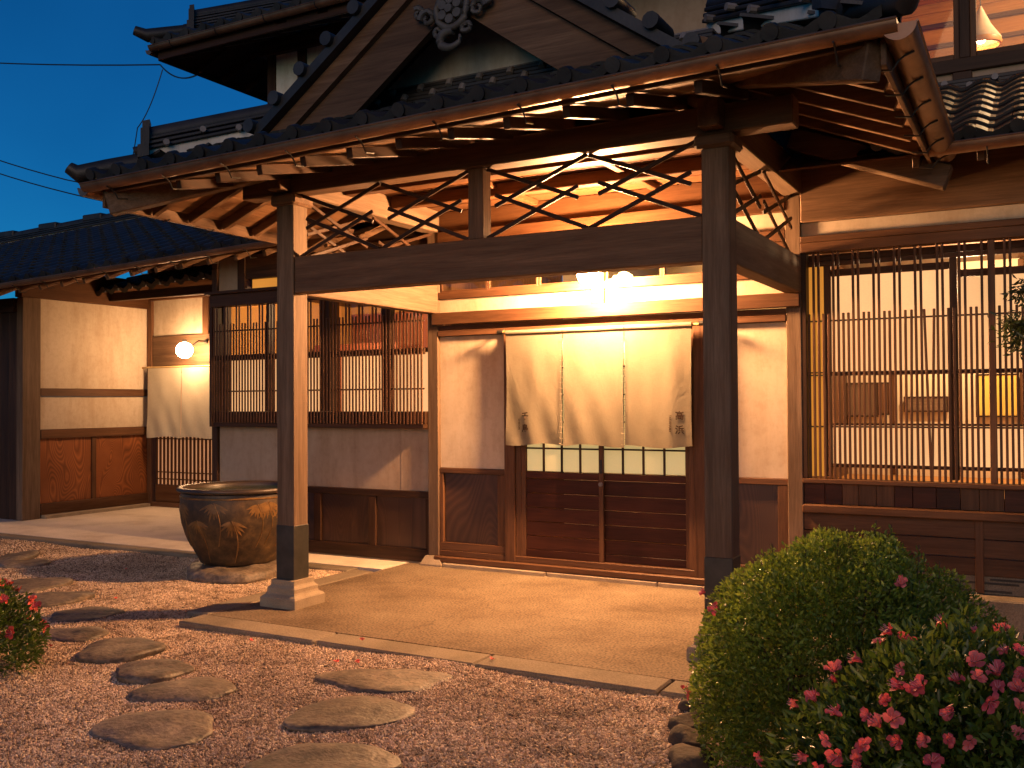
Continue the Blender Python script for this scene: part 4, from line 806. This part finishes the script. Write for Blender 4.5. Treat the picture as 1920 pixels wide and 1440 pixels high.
# pent roof over the side door: wavy tile undersides lit by the globe
pr = empty('pent_roof', (-6, 2, 3.5), parent=LW); ps_ = .38
tiles(pr, (-7.45, 1.62, 3.37), (1, 0, .038), Vector((0, 1, ps_)), 11, 4)
box('purlin', -7.36, -4.2, 1.86, 1.96, 3.27, 3.40, 'dark_x', pr)
for x in np.arange(-7.2, -4.3, .42): beam('rafter', (x, 1.68, 3.40 + .038 * (x + 7.45)), (x, 2.66, 3.40 + .038 * (x + 7.45) + ps_ * .98), .045, .06, 'dark_y', pr)
# long tiled roof
lr = empty('long_roof', (-6, 1, 4), parent=LW); LS = .45; lu = Vector((0, 1, LS)).normalized(); LY, LZ = -.56, 3.20
dzx = .036
def lz(x): return LZ + dzx * (x + 6.5)
MB().add([(-14, LY + .02, lz(-14) - .03), (-.45, LY + .02, lz(-.45) - .03), (-.45, 3.3, lz(-.45) - .03 + LS * 3.84), (-14, 3.3, lz(-14) - .03 + LS * 3.84)], [[0, 1, 2, 3]]).build('underlay', 'cable', lr)
tiles(lr, (-13.9, LY, lz(-13.9) + .03), (1, 0, dzx), lu, 44, 1)
tile_field('roof_tiles', lr, (-13.9, LY, lz(-13.9) + .03), (1, 0, dzx), lu, 44, 16, row0=1)
for x in np.arange(-8.6, -.6, .42): beam('rafter', (x, LY + .06, lz(x) - .08), (x, .5, lz(x) - .08 + LS * 1.0), .05, .07, 'timber_y', lr)
g = empty('soffit', (-5, 0, 3.2), parent=lr); board_field(g, lambda a, b_: [(-13, LY + .03 + 1.1 * a, lz(-13) - .045 + LS * 1.1 * a), (-.5, LY + .03 + 1.1 * a, lz(-.5) - .045 + LS * 1.1 * a), (-.5, LY + .03 + 1.1 * b_, lz(-.5) - .045 + LS * 1.1 * b_), (-13, LY + .03 + 1.1 * b_, lz(-13) - .045 + LS * 1.1 * b_)], 5, 'soffit_x')
gutter('gutter', (-13, LY - .07, lz(-13) + .0), (-.6, LY - .07, lz(-.6) + .0), .05, lr, brackets=22, bdir=(0, 1, 0))
ridge(lr, (-13.8, 3.32, lz(-13.8) + LS * 3.86), (-1.5, 3.32, lz(-1.5) + LS * 3.86), wd=.24, courses=3, strip=.03, plugs=False, finial=False, name='top_ridge')
for x in np.arange(-13.5, -3, 1.25): box('ridge_cap_tile', x, x + .5, 3.22, 3.42, lz(x) + LS * 3.86 + .15, lz(x) + LS * 3.86 + .27, 'tile', lr, c=.02)

# ================================================================== THINGS
# ---- large entrance curtain
def cloth_y(x, z, x0, x1, zt, ybase, seed):
    u = (x - x0) / (x1 - x0); d = (zt - z); k = min(1, d / .25) * (.35 + .65 * d)
    a = math.sin(u * 9.4 + seed) * .0055 + math.sin(u * 19 + 2.1 * seed + d) * .002 + math.sin(u * 4.2 + seed * 3 + 1.7 * d) * .008
    a += .006 * math.sin(u * 14 - d * 9 + seed) * d
    return ybase - .012 - .03 * d * .5 + a * k
def curtain(parent, x0, x1, zt, zb_, ybase, seed, name='curtain_panel', nx=46, nz=40, m_='linen'):
    V = []; Fs = []
    for j in range(nz + 1):
        for i in range(nx + 1):
            z = zt + (zb_ - zt) * j / nz; x = x0 + (x1 - x0) * i / nx; u = i / nx - .5; d = zt - z
            xx = x - u * .012 * math.sin(3 * d) ; V.append((xx, cloth_y(x, z, x0, x1, zt, ybase, seed), z + .012 * d * math.sin(u * 6 + seed)))
    for j in range(nz):
        for i in range(nx): a = j * (nx + 1) + i; Fs.append([a, a + 1, a + nx + 2, a + nx + 1])
    n = len(V); V2 = [(x, y + .0025, z) for x, y, z in V]; F2 = [[q + n for q in f[::-1]] for f in Fs]
    return meshobj(name, rawmesh(name, V + V2, Fs + F2, True), m_, parent)
def text_on(parent, s, x, z, size, x0, x1, zt, ybase, seed, rot=0):
    cu = bpy.data.curves.new('lettering', 'FONT'); cu.body = s; cu.size = size; cu.align_x = 'CENTER'; cu.align_y = 'CENTER'; cu.resolution_u = 3; cu.offset = size * .028
    o = bpy.data.objects.new('lettering', cu); COL.objects.link(o); bpy.context.view_layer.update()
    me = bpy.data.meshes.new_from_object(o.evaluated_get(bpy.context.evaluated_depsgraph_get())); bpy.data.objects.remove(o)
    for v in me.vertices:
        a, b_ = v.co.x, v.co.y
        if rot: a, b_ = b_, -a
        X, Z = x + a, z + b_; v.co = (X, cloth_y(X, Z, x0, x1, zt, ybase, seed) - .004, Z)
    me.materials.clear(); return meshobj('lettering', me, 'ink', parent)
nr = empty('entrance_curtain', (1.83, -.17, 1.25), 'cream linen curtain in three panels hanging over the main sliding doors', 'curtain')
ZT, ZBt, YC = 2.315, 1.255, -.135
pan = [(.905, 1.512, 0.4), (1.520, 2.135, 2.3), (2.143, 2.775, 4.4)]; objs = []
for x0, x1, sd in pan:
    o = curtain(nr, x0, x1, ZT, ZBt, YC, sd); objs.append(o)
    mb = MB(); mb.tube([(x0, YC, 2.335), ((x0 + x1) / 2, YC, 2.333), (x1, YC, 2.335)], .026, 10); s_ = mb.build('rod_sleeve', 'linen', o); smooth_by_angle(s_)
for xs_ in (1.516, 2.139):
    mb = MB()
    for k in range(20): z = 2.26 - .052 * k; mb.tube([(xs_ - .018, YC - .03 - .012 * k * .1, z), (xs_ + .018, YC - .03 - .012 * k * .1, z - .008)], .0028, 5)
    mb.build('stitching', 'kerb', nr)
mb = MB(); mb.tube([(.80, YC, 2.345), (2.92, YC, 2.335)], .014, 10); o = mb.build('rod', 'bamboo', nr); smooth_by_angle(o)
for x in (.84, 2.87):
    mb = MB(); mb.tube([(x - .03, YC, 2.345), (x + .03, YC, 2.345)], .022, 10); mb.tube([(x, YC, 2.345), (x, -.067, 2.37)], .01, 8); mb.build('rod_bracket', 'iron', nr)
for s, x, z, sz, i, rt in (('千', 1.125, 1.522, .080, 0, 0), ('鳥', 1.125, 1.408, .080, 0, 0), ('CHIDORI', 1.055, 1.45, .026, 0, 1), ('高', 2.665, 1.530, .080, 2, 0), ('浜', 2.665, 1.405, .080, 2, 0), ('TAKAHAMA', 2.58, 1.465, .028, 2, 1)):
    x0, x1, sd = pan[i]; text_on(objs[i], s, x, z, sz, x0, x1, ZT, YC, sd, rt)
# ---- small curtain at the side door
n2 = empty('side_door_curtain', (-6.5, 2.55, 1.13), 'short cream curtain in two panels under the round globe lamp', 'curtain')
for x0, x1, sd in ((-7.22, -6.46, 1.1), (-6.45, -5.70, 3.0)): curtain(n2, x0, x1, 2.235, 1.13, 2.54, sd, m_='linen_pale')
mb = MB(); mb.tube([(-7.45, 2.54, 2.25), (-5.6, 2.54, 2.25)], .016, 10); o = mb.build('rod', 'bamboo', n2); smooth_by_angle(o)
# ---- lamps
def globe(name, c, r, matn, label, back):
    g = empty(name, c, label, 'lamp'); bm = bmesh.new(); bmesh.ops.create_icosphere(bm, subdivisions=3, radius=r); me = bpy.data.meshes.new('globe'); bm.to_mesh(me); bm.free()
    me.polygons.foreach_set('use_smooth', [True] * len(me.polygons)); meshobj('globe', me, matn, g, Matrix.Translation(c))
    c = Vector(c); b_ = Vector(back); mb = MB(); mb.tube([b_, b_ + Vector((0, -.03, 0))], .032, 16); mb.tube([b_ + Vector((0, -.02, 0)), Vector((b_.x, c.y, b_.z)) * .5 + b_ * .5, c + (b_ - c) * .35 + Vector((0, -.02, .02)), c + Vector((0, 0, r * .95))], .012, 8); mb.tube([c + Vector((0, 0, r * .9)), c + Vector((0, 0, r + .04))], .035, 12)
    o = mb.build('bracket', 'iron', g); smooth_by_angle(o, .8); return g
globe('porch_wall_lamp', (1.91, -.40, 2.815), .11, 'lamp_glass', 'glowing white globe lamp on the strut above the main curtain', (1.835, -.064, 2.96))
globe('side_door_lamp', (-6.14, 2.30, 2.49), .125, 'lamp_glass_small', 'round white globe lamp above the small side door curtain', (-6.02, 2.635, 2.64))
def room_light(loc, watts, col=(1, .62, .32), r=.12):
    l = bpy.data.lights.new('room_light', 'POINT'); l.energy = watts; l.color = col; l.shadow_soft_size = r; o = bpy.data.objects.new('room_light', l); COL.objects.link(o); o.location = loc
room_light((4.9, 1.3, 2.7), 150); room_light((-1.5, .9, 2.8), 110); room_light((5.9, 2.4, 5.9), 150); room_light((1.8, 1.5, 2.6), 8)
pd = empty('pendant_lamp', (4.97, 2.5, 5.25), 'white cone pendant lamp inside the upper right window', 'lamp')
mb = MB(); mb.lathe([(.012, .40), (.03, .36), (.10, .20), (.19, .06), (.19, .05), (.10, .19)], 32, (4.97, 2.5, 5.25)); o = mb.build('shade', 'plaster', pd); smooth_by_angle(o, .9)
mb = MB(); mb.lathe([(.188, .055), (.195, .03), (.19, .0), (.17, -.005), (.18, .03)], 32, (4.97, 2.5, 5.25)); o = mb.build('rim', 'room_floor', pd); smooth_by_angle(o, .9)
mb = MB(); mb.lathe([(0, .10), (.04, .08), (.05, .04), (.03, .01), (0, 0)], 16, (4.97, 2.5, 5.27)); o = mb.build('bulb', 'bulb', pd); smooth_by_angle(o, 2); mb = MB(); mb.tube([(4.97, 2.5, 5.64), (4.97, 2.5, 6.4)], .006, 6); mb.build('cord', 'cable', pd)
# ---- water jar on a stone
JX, JY = -1.61, -1.14
ped = blob('stone_pedestal', (JX + .02, JY - .05, .0), .58, .50, .10, 'stone', seed=5, rough=.10); tag(ped, 'flat rough stone slab under the big water jar', 'stone')
jar = empty('water_jar', (JX, JY, .08), 'huge brown glazed water jar with ochre leaf pattern beside the left post', 'jar')
pr_ = [(0, .085), (.34, .085), (.375, .10), (.44, .22), (.51, .36), (.555, .50), (.572, .62), (.57, .74), (.562, .79), (.50, .79), (.50, .70), (.0, .70)]
# densify the profile with a smooth curve
pz = []
for (r0, z0), (r1, z1) in zip(pr_[:9], pr_[1:9]): pz += [(r0 + (r1 - r0) * k / 3, z0 + (z1 - z0) * k / 3) for k in range(3)]
mb = MB(); mb.lathe(pz + [(.562, .79), (.52, .795), (.52, .60)], 64, (JX, JY, 0)); o = mb.build('body', 'glaze', jar); smooth_by_angle(o, .9)
mb = MB(); mb.lathe([(.555, .795), (.592, .80), (.605, .815), (.602, .835), (.585, .845), (.548, .842), (.525, .83), (.525, .79)], 64, (JX, JY, 0)); o = mb.build('rim', 'jar_rim', jar); smooth_by_angle(o, 1.2)
V = [(JX, JY, .80)] + [(JX + .525 * math.cos(a), JY + .525 * math.sin(a), .80) for a in np.linspace(0, 2 * math.pi, 48, endpoint=False)]; MB().add(V, [[0, 1 + k, 1 + (k + 1) % 48] for k in range(48)]).build('water', 'water', jar)
def jar_r(z):
    for (r0, z0), (r1, z1) in zip(pr_[1:9], pr_[2:9]):
        if z0 <= z <= z1: return r0 + (r1 - r0) * (z - z0) / (z1 - z0 + 1e-9)
    return .562
rg = random.Random(3)
for k in range(13):
    th = -2.9 + k * .33 + rg.uniform(-.1, .1); zc = rg.choice((.72, .70, .55, .68)); mb = MB()
    for q in range(9):
        an = -math.pi / 2 + (q - 4) * .30 + rg.uniform(-.06, .06); ln = rg.uniform(.10, .17); pts = []
        for t in np.linspace(.12, 1, 6): pts.append((th + math.cos(an) * ln * t / .56, zc + math.sin(an) * ln * t * 1.15))
        V = []
        for j, (a, z) in enumerate(pts):
            ww = .011 * math.sin(math.pi * (.12 + .86 * j / 5)) + .001; r = jar_r(z) + .003; px, pz_ = -math.sin(an), math.cos(an)
            for e in (-1, 1): aa = a + e * ww * px / .56; zz = z + e * ww * pz_; V.append((JX + (r) * math.cos(aa), JY + r * math.sin(aa), zz))
        mb.add(V, [[2 * j, 2 * j + 1, 2 * j + 3, 2 * j + 2] for j in range(5)])
    st = [(th + .10 * math.sin(3 * t), zc - .42 * t) for t in np.linspace(0, 1, 8)]; mb.tube([(JX + (jar_r(max(.12, z)) + .001) * math.cos(a), JY + (jar_r(max(.12, z)) + .001) * math.sin(a), max(.12, z)) for a, z in st], .005, 5)
    mb.build('leaf_relief', 'ochre', jar)
mb = MB(); mb.lathe([(.571, .745), (.576, .75), (.576, .758), (.570, .763)], 64, (JX, JY, 0)); mb.build('band', 'ochre', jar)
# ---- stepping stones
SS = [(-4.44, -1.64, .20, .40, 'farthest stepping stone at the left picture edge'), (-3.96, -1.84, .22, .26, 'thin stepping stone second farthest along the left path'), (-2.80, -2.57, .30, .34, 'stepping stone in the jar shadow on the left path'), (-2.05, -2.88, .27, .28, 'grey rounded stepping stone just past the jar shadow'),
      (-1.27, -3.19, .30, .24, 'low stepping stone touching the post shadow, back side'), (-.75, -3.68, .24, .21, 'small tan stepping stone right in front of the post shadow'), (-.10, -3.81, .29, .27, 'brightest pale stepping stone on the left path'), (.53, -4.08, .26, .20, 'small brown stepping stone next nearer than the brightest one'),
      (1.05, -4.28, .28, .24, 'long tan stepping stone second nearest on the left path'), (1.43, -4.83, .32, .29, 'large dark stepping stone nearest the bottom left'), (1.97, -3.56, .40, .24, 'notched wide stepping stone nearest the porch kerb'), (2.16, -4.15, .33, .27, 'big flat stepping stone in the middle of the right trio'), (2.50, -4.79, .34, .24, 'flat stepping stone cut by the bottom picture edge')]
for i, (x, y, rx, ry, lab) in enumerate(SS):
    o = blob('stepping_stone', (x, y, -.027), rx, ry, .042 if i not in (4, 10, 11, 12) else .034, 'stone', rot=.5 + random.uniform(-.2, .2), seed=20 + i, flat=.55, rough=.13 if i != 10 else .2); tag(o, lab, 'stepping stone', 'stepping stones in the gravel')
# ---- edging rocks beside the shrub
for i, (x, y, r, lab) in enumerate(((3.80, -3.22, .13, 'small edging rock nearest the porch kerb by the shrub'), (3.87, -3.50, .15, 'brown edging rock in the middle of the row by the shrub'), (3.93, -3.75, .14, 'edging rock third from the kerb by the shrub'), (4.02, -4.0, .17, 'edging rock nearest the camera by the shrub'))):
    o = blob('edging_rock', (x, y, -.02), r * .75, r * .62, .065, 'rock', rot=i, seed=50 + i, flat=.9, rough=.22, sub=3); tag(o, lab, 'rock', 'rocks along the planting bed')
# ---- power cables
def cable(pts, lab, r=.012):
    P = [Vector(p) for p in pts]; out_ = []
    for a, b_ in zip(P, P[1:]):
        for t in np.linspace(0, 1, 12): out_.append(a + (b_ - a) * t + Vector((0, 0, -.12 * 4 * t * (1 - t))))
    o = MB().tube(out_, r, 6).build('power_cable', 'cable'); tag(o, lab, 'cable', 'cables in the sky')
cable([(-18, 3.0, 9.55), (-7.48, 3.0, 7.37), (-4.7, 1.2, 6.2)], 'highest cable running to the upper roof corner'); cable([(-16, 3, 7.9), (-9.87, 3, 5.70), (-2.2, 1.3, 4.2)], 'upper of two cables behind the porch roof tip'); cable([(-16, 3, 7.6), (-9.8, 3, 5.45), (-2.2, 1.4, 3.9)], 'lower of two cables behind the porch roof tip'); cable([(-7.42, 3, 7.28), (-8.03, 3, 6.38), (-8.6, 3.2, 5.4)], 'drop cable hanging down from the upper roof corner', .009)
# ---- foliage
def leaves(name, P, Nn, size, material, parent, jit=.9, aspect=.45):
    n = len(P); d = rng.normal(size=(n, 3)); a = Nn * 1.0 + d * jit; a /= np.linalg.norm(a, axis=1)[:, None]
    t = np.cross(a, rng.normal(size=(n, 3))); t /= np.linalg.norm(t, axis=1)[:, None]; L = size * rng.uniform(.65, 1.3, n)[:, None]; nrm = np.cross(a, t)
    w_ = L * aspect
    v = np.stack([P, P + a * L * .5 + t * w_ * .5 + nrm * L * .10, P + a * L, P + a * L * .5 - t * w_ * .5 + nrm * L * .10], 1).reshape(-1, 3)
    me = bpy.data.meshes.new(name); me.vertices.add(4 * n); me.vertices.foreach_set('co', v.astype(np.float32).ravel())
    idx = np.arange(n)[:, None] * 4 + np.array([[0, 1, 2, 0, 2, 3]]); me.loops.add(6 * n); me.loops.foreach_set('vertex_index', idx.astype(np.int32).ravel())
    me.polygons.add(2 * n); me.polygons.foreach_set('loop_start', np.arange(0, 6 * n, 3, dtype=np.int32)); me.polygons.foreach_set('loop_total', np.full(2 * n, 3, np.int32)); me.update(calc_edges=True); me.validate()
    return meshobj(name, me, material, parent)
def mound(cen, R, n, depth=.22, lump=.06, zmin=0.02, seed=0):
    g = np.random.default_rng(seed); u = g.normal(size=(n * 2, 3)); u /= np.linalg.norm(u, axis=1)[:, None]; u = u[u[:, 2] > -.55][:n]
    k = 1 + lump * (np.sin(7 * u[:, 0] + 3 * u[:, 1] + seed) + np.sin(6 * u[:, 1] - 5 * u[:, 2] + 2 * seed) + .8 * np.sin(13 * u[:, 0] - 9 * u[:, 2])) * .6
    k = k * (1 - depth * g.random(len(u)) ** 1.8) + (g.random(len(u)) < .03) * .05 * g.random(len(u))
    k = k * (1 + .035 * np.sin(23 * u[:, 0] + 17 * u[:, 2] + seed) * np.sin(19 * u[:, 1] - 11 * u[:, 2])); hole = np.sin(15 * u[:, 0] + 9 * u[:, 2] + 2 * seed) + np.sin(13 * u[:, 1] - 17 * u[:, 2] + seed) + np.sin(21 * u[:, 2] + 8 * u[:, 0] - 12 * u[:, 1]); k = np.where((hole < -1.35) & (g.random(len(u)) < .8), k * (.80 + .1 * g.random(len(u))), k)
    P = np.array(cen) + u * k[:, None] * np.array(R); Nn = u / np.array(R); Nn /= np.linalg.norm(Nn, axis=1)[:, None]; Nn[:, 2] += .35; m_ = P[:, 2] > zmin; return P[m_], Nn[m_]
def stems(name, cen, R, n, parent):
    mb = MB(); r = random.Random(4)
    for k in range(n):
        a = r.uniform(0, 6.28); e = r.uniform(.2, 1.3); q = Vector(cen) + Vector((R[0] * .85 * math.cos(a) * math.cos(e), R[1] * .85 * math.sin(a) * math.cos(e), R[2] * .85 * math.sin(e))); b_ = Vector((cen[0] + .06 * math.cos(a), cen[1] + .06 * math.sin(a), 0)); mb.tube([b_, b_ + (q - b_) * .5 + Vector((0, 0, .06)), q], [.014, .009, .004], 5)
    mb.build(name, 'branch', parent)
shr = empty('clipped_shrub', (4.64, -3.72, 0), 'large rounded clipped green shrub in front of the right post', 'shrub')
c0, R0 = (4.67, -3.70, .34), (.69, .64, .70)
P, Nn = mound(c0, R0, 62000, .26, .055, .02, 1); leaves('foliage', P, Nn, .025, 'leaf', shr)
P, Nn = mound(c0, (.52, .50, .58), 9000, .5, .03, .02, 2); leaves('inner_foliage', P, Nn, .035, 'leaf', shr); stems('stem', c0, R0, 30, shr)
SPR = []
for k in range(34):
    a = random.uniform(0, 6.28); e = random.uniform(.25, 1.5); SPR.append((c0[0] + R0[0] * math.cos(a) * math.cos(e), c0[1] + R0[1] * math.sin(a) * math.cos(e), c0[2] + R0[2] * math.sin(e), random.uniform(.02, .055)))
for (x, y, z, h) in SPR + list(((4.80, -3.70, 1.03, .09), (4.86, -3.66, 1.02, .08), (4.36, -3.82, .93, .07), (5.06, -3.66, .86, .09), (4.98, -3.7, .95, .07))):
    mb = MB(); mb.tube([(x, y, z - .1), (x + .01, y, z + h)], .002, 4); s_ = mb.build('sprig', 'branch', shr); q = np.array([[x + .005, y, z - .02 + h * t] for t in np.linspace(0, 1, 26)]); leaves('sprig_leaves', q, np.tile([0, 0, .6], (26, 1)), .022, 'leaf', s_, jit=1.2)
az = empty('azalea_bush', (5.3, -4.7, 0), 'azalea bush with pink red flowers at the bottom right', 'shrub')
c1, R1 = (5.35, -4.70, .05), (.82, .62, .80)
P, Nn = mound(c1, R1, 30000, .26, .05, .02, 3); leaves('foliage', P, Nn, .045, 'leaf_azalea', az, aspect=.38)
P, Nn = mound(c1, (.66, .5, .7), 7000, .5, .04, .02, 4); leaves('inner_foliage', P, Nn, .045, 'leaf_azalea', az); stems('stem', c1, R1, 26, az)
def flower_mesh(name, petals=5, r=.036, seed=0):
    g = random.Random(seed); V = []; Fs = []
    for k in range(petals):
        a0 = 2 * math.pi * k / petals + g.uniform(-.1, .1); sp_ = 1.1 * math.pi / petals; o = len(V); ln = r * g.uniform(.75, 1.15); cu = g.uniform(-.35, .35)
        for t, wf, z in ((.10, .8, 0), (.40, .95, .42), (.75, .95, .62), (1.0, .55, .58 + cu)):
            for e in (-1, 0, 1): a = a0 + e * sp_ * wf * .92; rr = ln * (t + (.02 if e == 0 else 0)); V.append((rr * math.cos(a), rr * math.sin(a), r * (z - (.10 if e == 0 else 0) + (g.uniform(-.12, .12) if t > .3 else 0))))
        for j in range(3):
            for i in range(2): q = o + j * 3 + i; Fs.append([q, q + 1, q + 4, q + 3])
    return rawmesh(name, V, Fs, True)
FM = [flower_mesh('flower', seed=i) for i in range(9)]; SM = []
mb = MB()
for k in range(6): a = k * 1.05; mb.tube([(0, 0, 0), (.010 * math.cos(a), .010 * math.sin(a), .018), (.016 * math.cos(a), .016 * math.sin(a), .036)], .0011, 4)
STM = rawmesh('stamens', mb.v, mb.f)
def flowers(parent, pts, cen, R, material, scale=1.0, out=.02):
    for i, p in enumerate(pts):
        p = Vector(p); n_ = Vector(((p.x - cen[0]) / R[0] ** 2, (p.y - cen[1]) / R[1] ** 2, (p.z - cen[2]) / R[2] ** 2)).normalized()
        tl = (n_ + Vector((random.uniform(-.8, .8), random.uniform(-.9, .1), random.uniform(-.6, .5)))).normalized(); q = Vector((0, 0, 1)).rotation_difference(tl)
        M_ = Matrix.Translation(p + n_ * out) @ q.to_matrix().to_4x4() @ Matrix.Rotation(random.uniform(0, 6.28), 4, 'Z') @ Matrix.Diagonal((scale * random.uniform(.62, 1.2), scale * random.uniform(.62, 1.2), scale * random.uniform(.7, 1.9), 1))
        f_ = meshobj('flower', FM[i % 9] if material == 'petal_pink' else FMR[i % 4], material, parent, M_); meshobj('stamens', STM, 'stamen', f_, M_)
FMR = [flower_mesh('flower', seed=i + 9) for i in range(4)]
FP = [(4.96, -4.64, .80), (5.0, -4.63, .84), (5.05, -4.62, .83), (5.18, -4.61, .88), (5.36, -4.61, .89), (4.92, -4.76, .76), (4.81, -4.67, .69), (4.83, -4.70, .66), (5.07, -4.91, .79), (5.28, -4.89, .84), (5.37, -4.85, .87), (5.41, -4.82, .87), (4.7, -4.74, .56), (4.78, -4.83, .62), (4.89, -4.98, .63), (4.98, -5.02, .66), (5.02, -5.06, .64), (5.03, -5.0, .71), (5.06, -5.06, .67), (5.08, -4.98, .75), (5.14, -4.99, .76), (5.11, -4.99, .75), (5.24, -4.98, .79), (5.29, -4.96, .81), (5.35, -4.94, .82), (5.41, -4.93, .83), (5.35, -4.99, .79), (5.41, -4.99, .79), (5.23, -5.06, .72), (5.33, -5.04, .76), (5.41, -5.03, .75), (4.85, -5.02, .56), (4.97, -5.09, .58), (5.08, -5.11, .62), (5.16, -5.12, .64), (5.22, -5.12, .65), (5.41, -5.1, .69), (4.79, -5.02, .49), (4.9, -5.08, .53), (4.96, -5.11, .54), (4.97, -5.13, .52), (4.85, -5.08, .48), (5.28, -5.13, .66), (4.57, -4.75, .35), (5.18, -5.16, .59), (5.28, -4.73, .89),
      (5.55, -5.0, .75), (5.62, -4.95, .78), (5.6, -5.08, .65), (5.75, -5.0, .66), (5.5, -4.8, .88), (5.7, -4.75, .8)]
FP = [(x, y, z * .955) for x, y, z in FP]
flowers(az, FP, c1, R1, 'petal_pink', .80)
flowers(shr, [(4.10, -3.94, .76), (4.19, -4.02, .71), (4.03, -3.95, .30), (4.95, -4.05, .88)], c0, R0, 'petal_pink', .9)
la = empty('red_azalea', (-.62, -4.62, 0), 'small bush with bright red flowers at the left picture edge', 'shrub')
c2, R2_ = (-.50, -4.62, .12), (.42, .42, .42)
P, Nn = mound(c2, R2_, 9000, .4, .06, .02, 6); leaves('foliage', P, Nn, .04, 'leaf_azalea', la, aspect=.35); stems('stem', c2, R2_, 14, la)
fp = []
for k in range(46): a = random.uniform(0, 6.28); e = random.uniform(.15, 1.2); fp.append((c2[0] + R2_[0] * .98 * math.cos(a) * math.cos(e), c2[1] + R2_[1] * .98 * math.sin(a) * math.cos(e), c2[2] + R2_[2] * .98 * math.sin(e)))
flowers(la, fp, c2, R2_, 'petal_red', .95)
# ---- maple reaching in from the right
mp = empty('maple_tree', (5.95, -1.35, 0), 'dark leafy twig of a small maple in front of the right window', 'tree')
mb = MB(); mb.tube([(5.95, -1.35, -.05), (5.93, -1.33, .9), (5.99, -1.3, 1.7), (5.92, -1.28, 2.5), (5.96, -1.3, 3.0)], [.06, .05, .042, .028, .01], 9); o = mb.build('trunk', 'branch', mp); smooth_by_angle(o, 1.2)
mb = MB(); tips = []
for z0, pts in ((1.75, [(5.7, -1.25, 1.95), (5.5, -1.22, 2.12), (5.3, -1.2, 2.16)]), (2.0, [(5.75, -1.3, 2.2), (5.52, -1.25, 2.32), (5.37, -1.22, 2.38)]), (1.6, [(5.7, -1.35, 1.85), (5.5, -1.3, 2.0), (5.33, -1.25, 2.06)]), (2.2, [(6.2, -1.2, 2.5), (6.4, -1.1, 2.7)]), (2.4, [(5.8, -1.5, 2.8), (5.7, -1.6, 3.0)]), (1.9, [(6.1, -1.6, 2.2), (6.25, -1.8, 2.4)])):
    pp = [(5.96, -1.3, z0)] + pts; mb.tube(pp, [.02, .012, .007, .003][:len(pp)], 6)
    for a, b_ in zip(pp[1:], pp[2:]):
        for t in np.linspace(.2, 1, 5): tips.append(Vector(a) + (Vector(b_) - Vector(a)) * t)
mb.build('branch', 'branch', mp); Pm = []
for q in tips:
    for _ in range(60): Pm.append((q.x + random.gauss(0, .05), q.y + random.gauss(0, .06), q.z + random.gauss(0, .035)))
Pm = np.array(Pm); leaves('crown', Pm, np.tile([-.5, 0, -.25], (len(Pm), 1)), .055, 'leaf_maple', mp, jit=.9, aspect=.3)
# ---- fallen petals
PT = [(3.64, -2.98, .012, 'on the kerb beside the shrub'), (1.30, -2.93, .012, 'on the kerb left of the middle'), (1.62, -3.40, .012, 'in the gravel left of the notched stone'), (1.50, -3.46, .012, 'in the gravel, left one of two by the notched stone'), (.62, -3.30, .012, 'alone in the open gravel before the kerb'), (-1.45, -2.75, .012, 'in the gravel between jar and post shadow'), (2.35, -2.95, .012, 'on the third kerb stone'), (-2.6, -1.7, .012, 'in the shadow of the jar'), (-.5, -4.05, .012, 'near the red flowering bush')]
for i, (x, y, z, lab) in enumerate(PT):
    o = meshobj('fallen_petal', FMR[i % 4], 'petal_red', None, Matrix.Translation((x, y, z)) @ Matrix.Rotation(.4 * i, 4, 'Z') @ Matrix.Rotation(.3, 4, 'X') @ Matrix.Diagonal((.55, .45, .5, 1))); tag(o, 'fallen red petal lying ' + lab, 'petal', 'fallen petals')
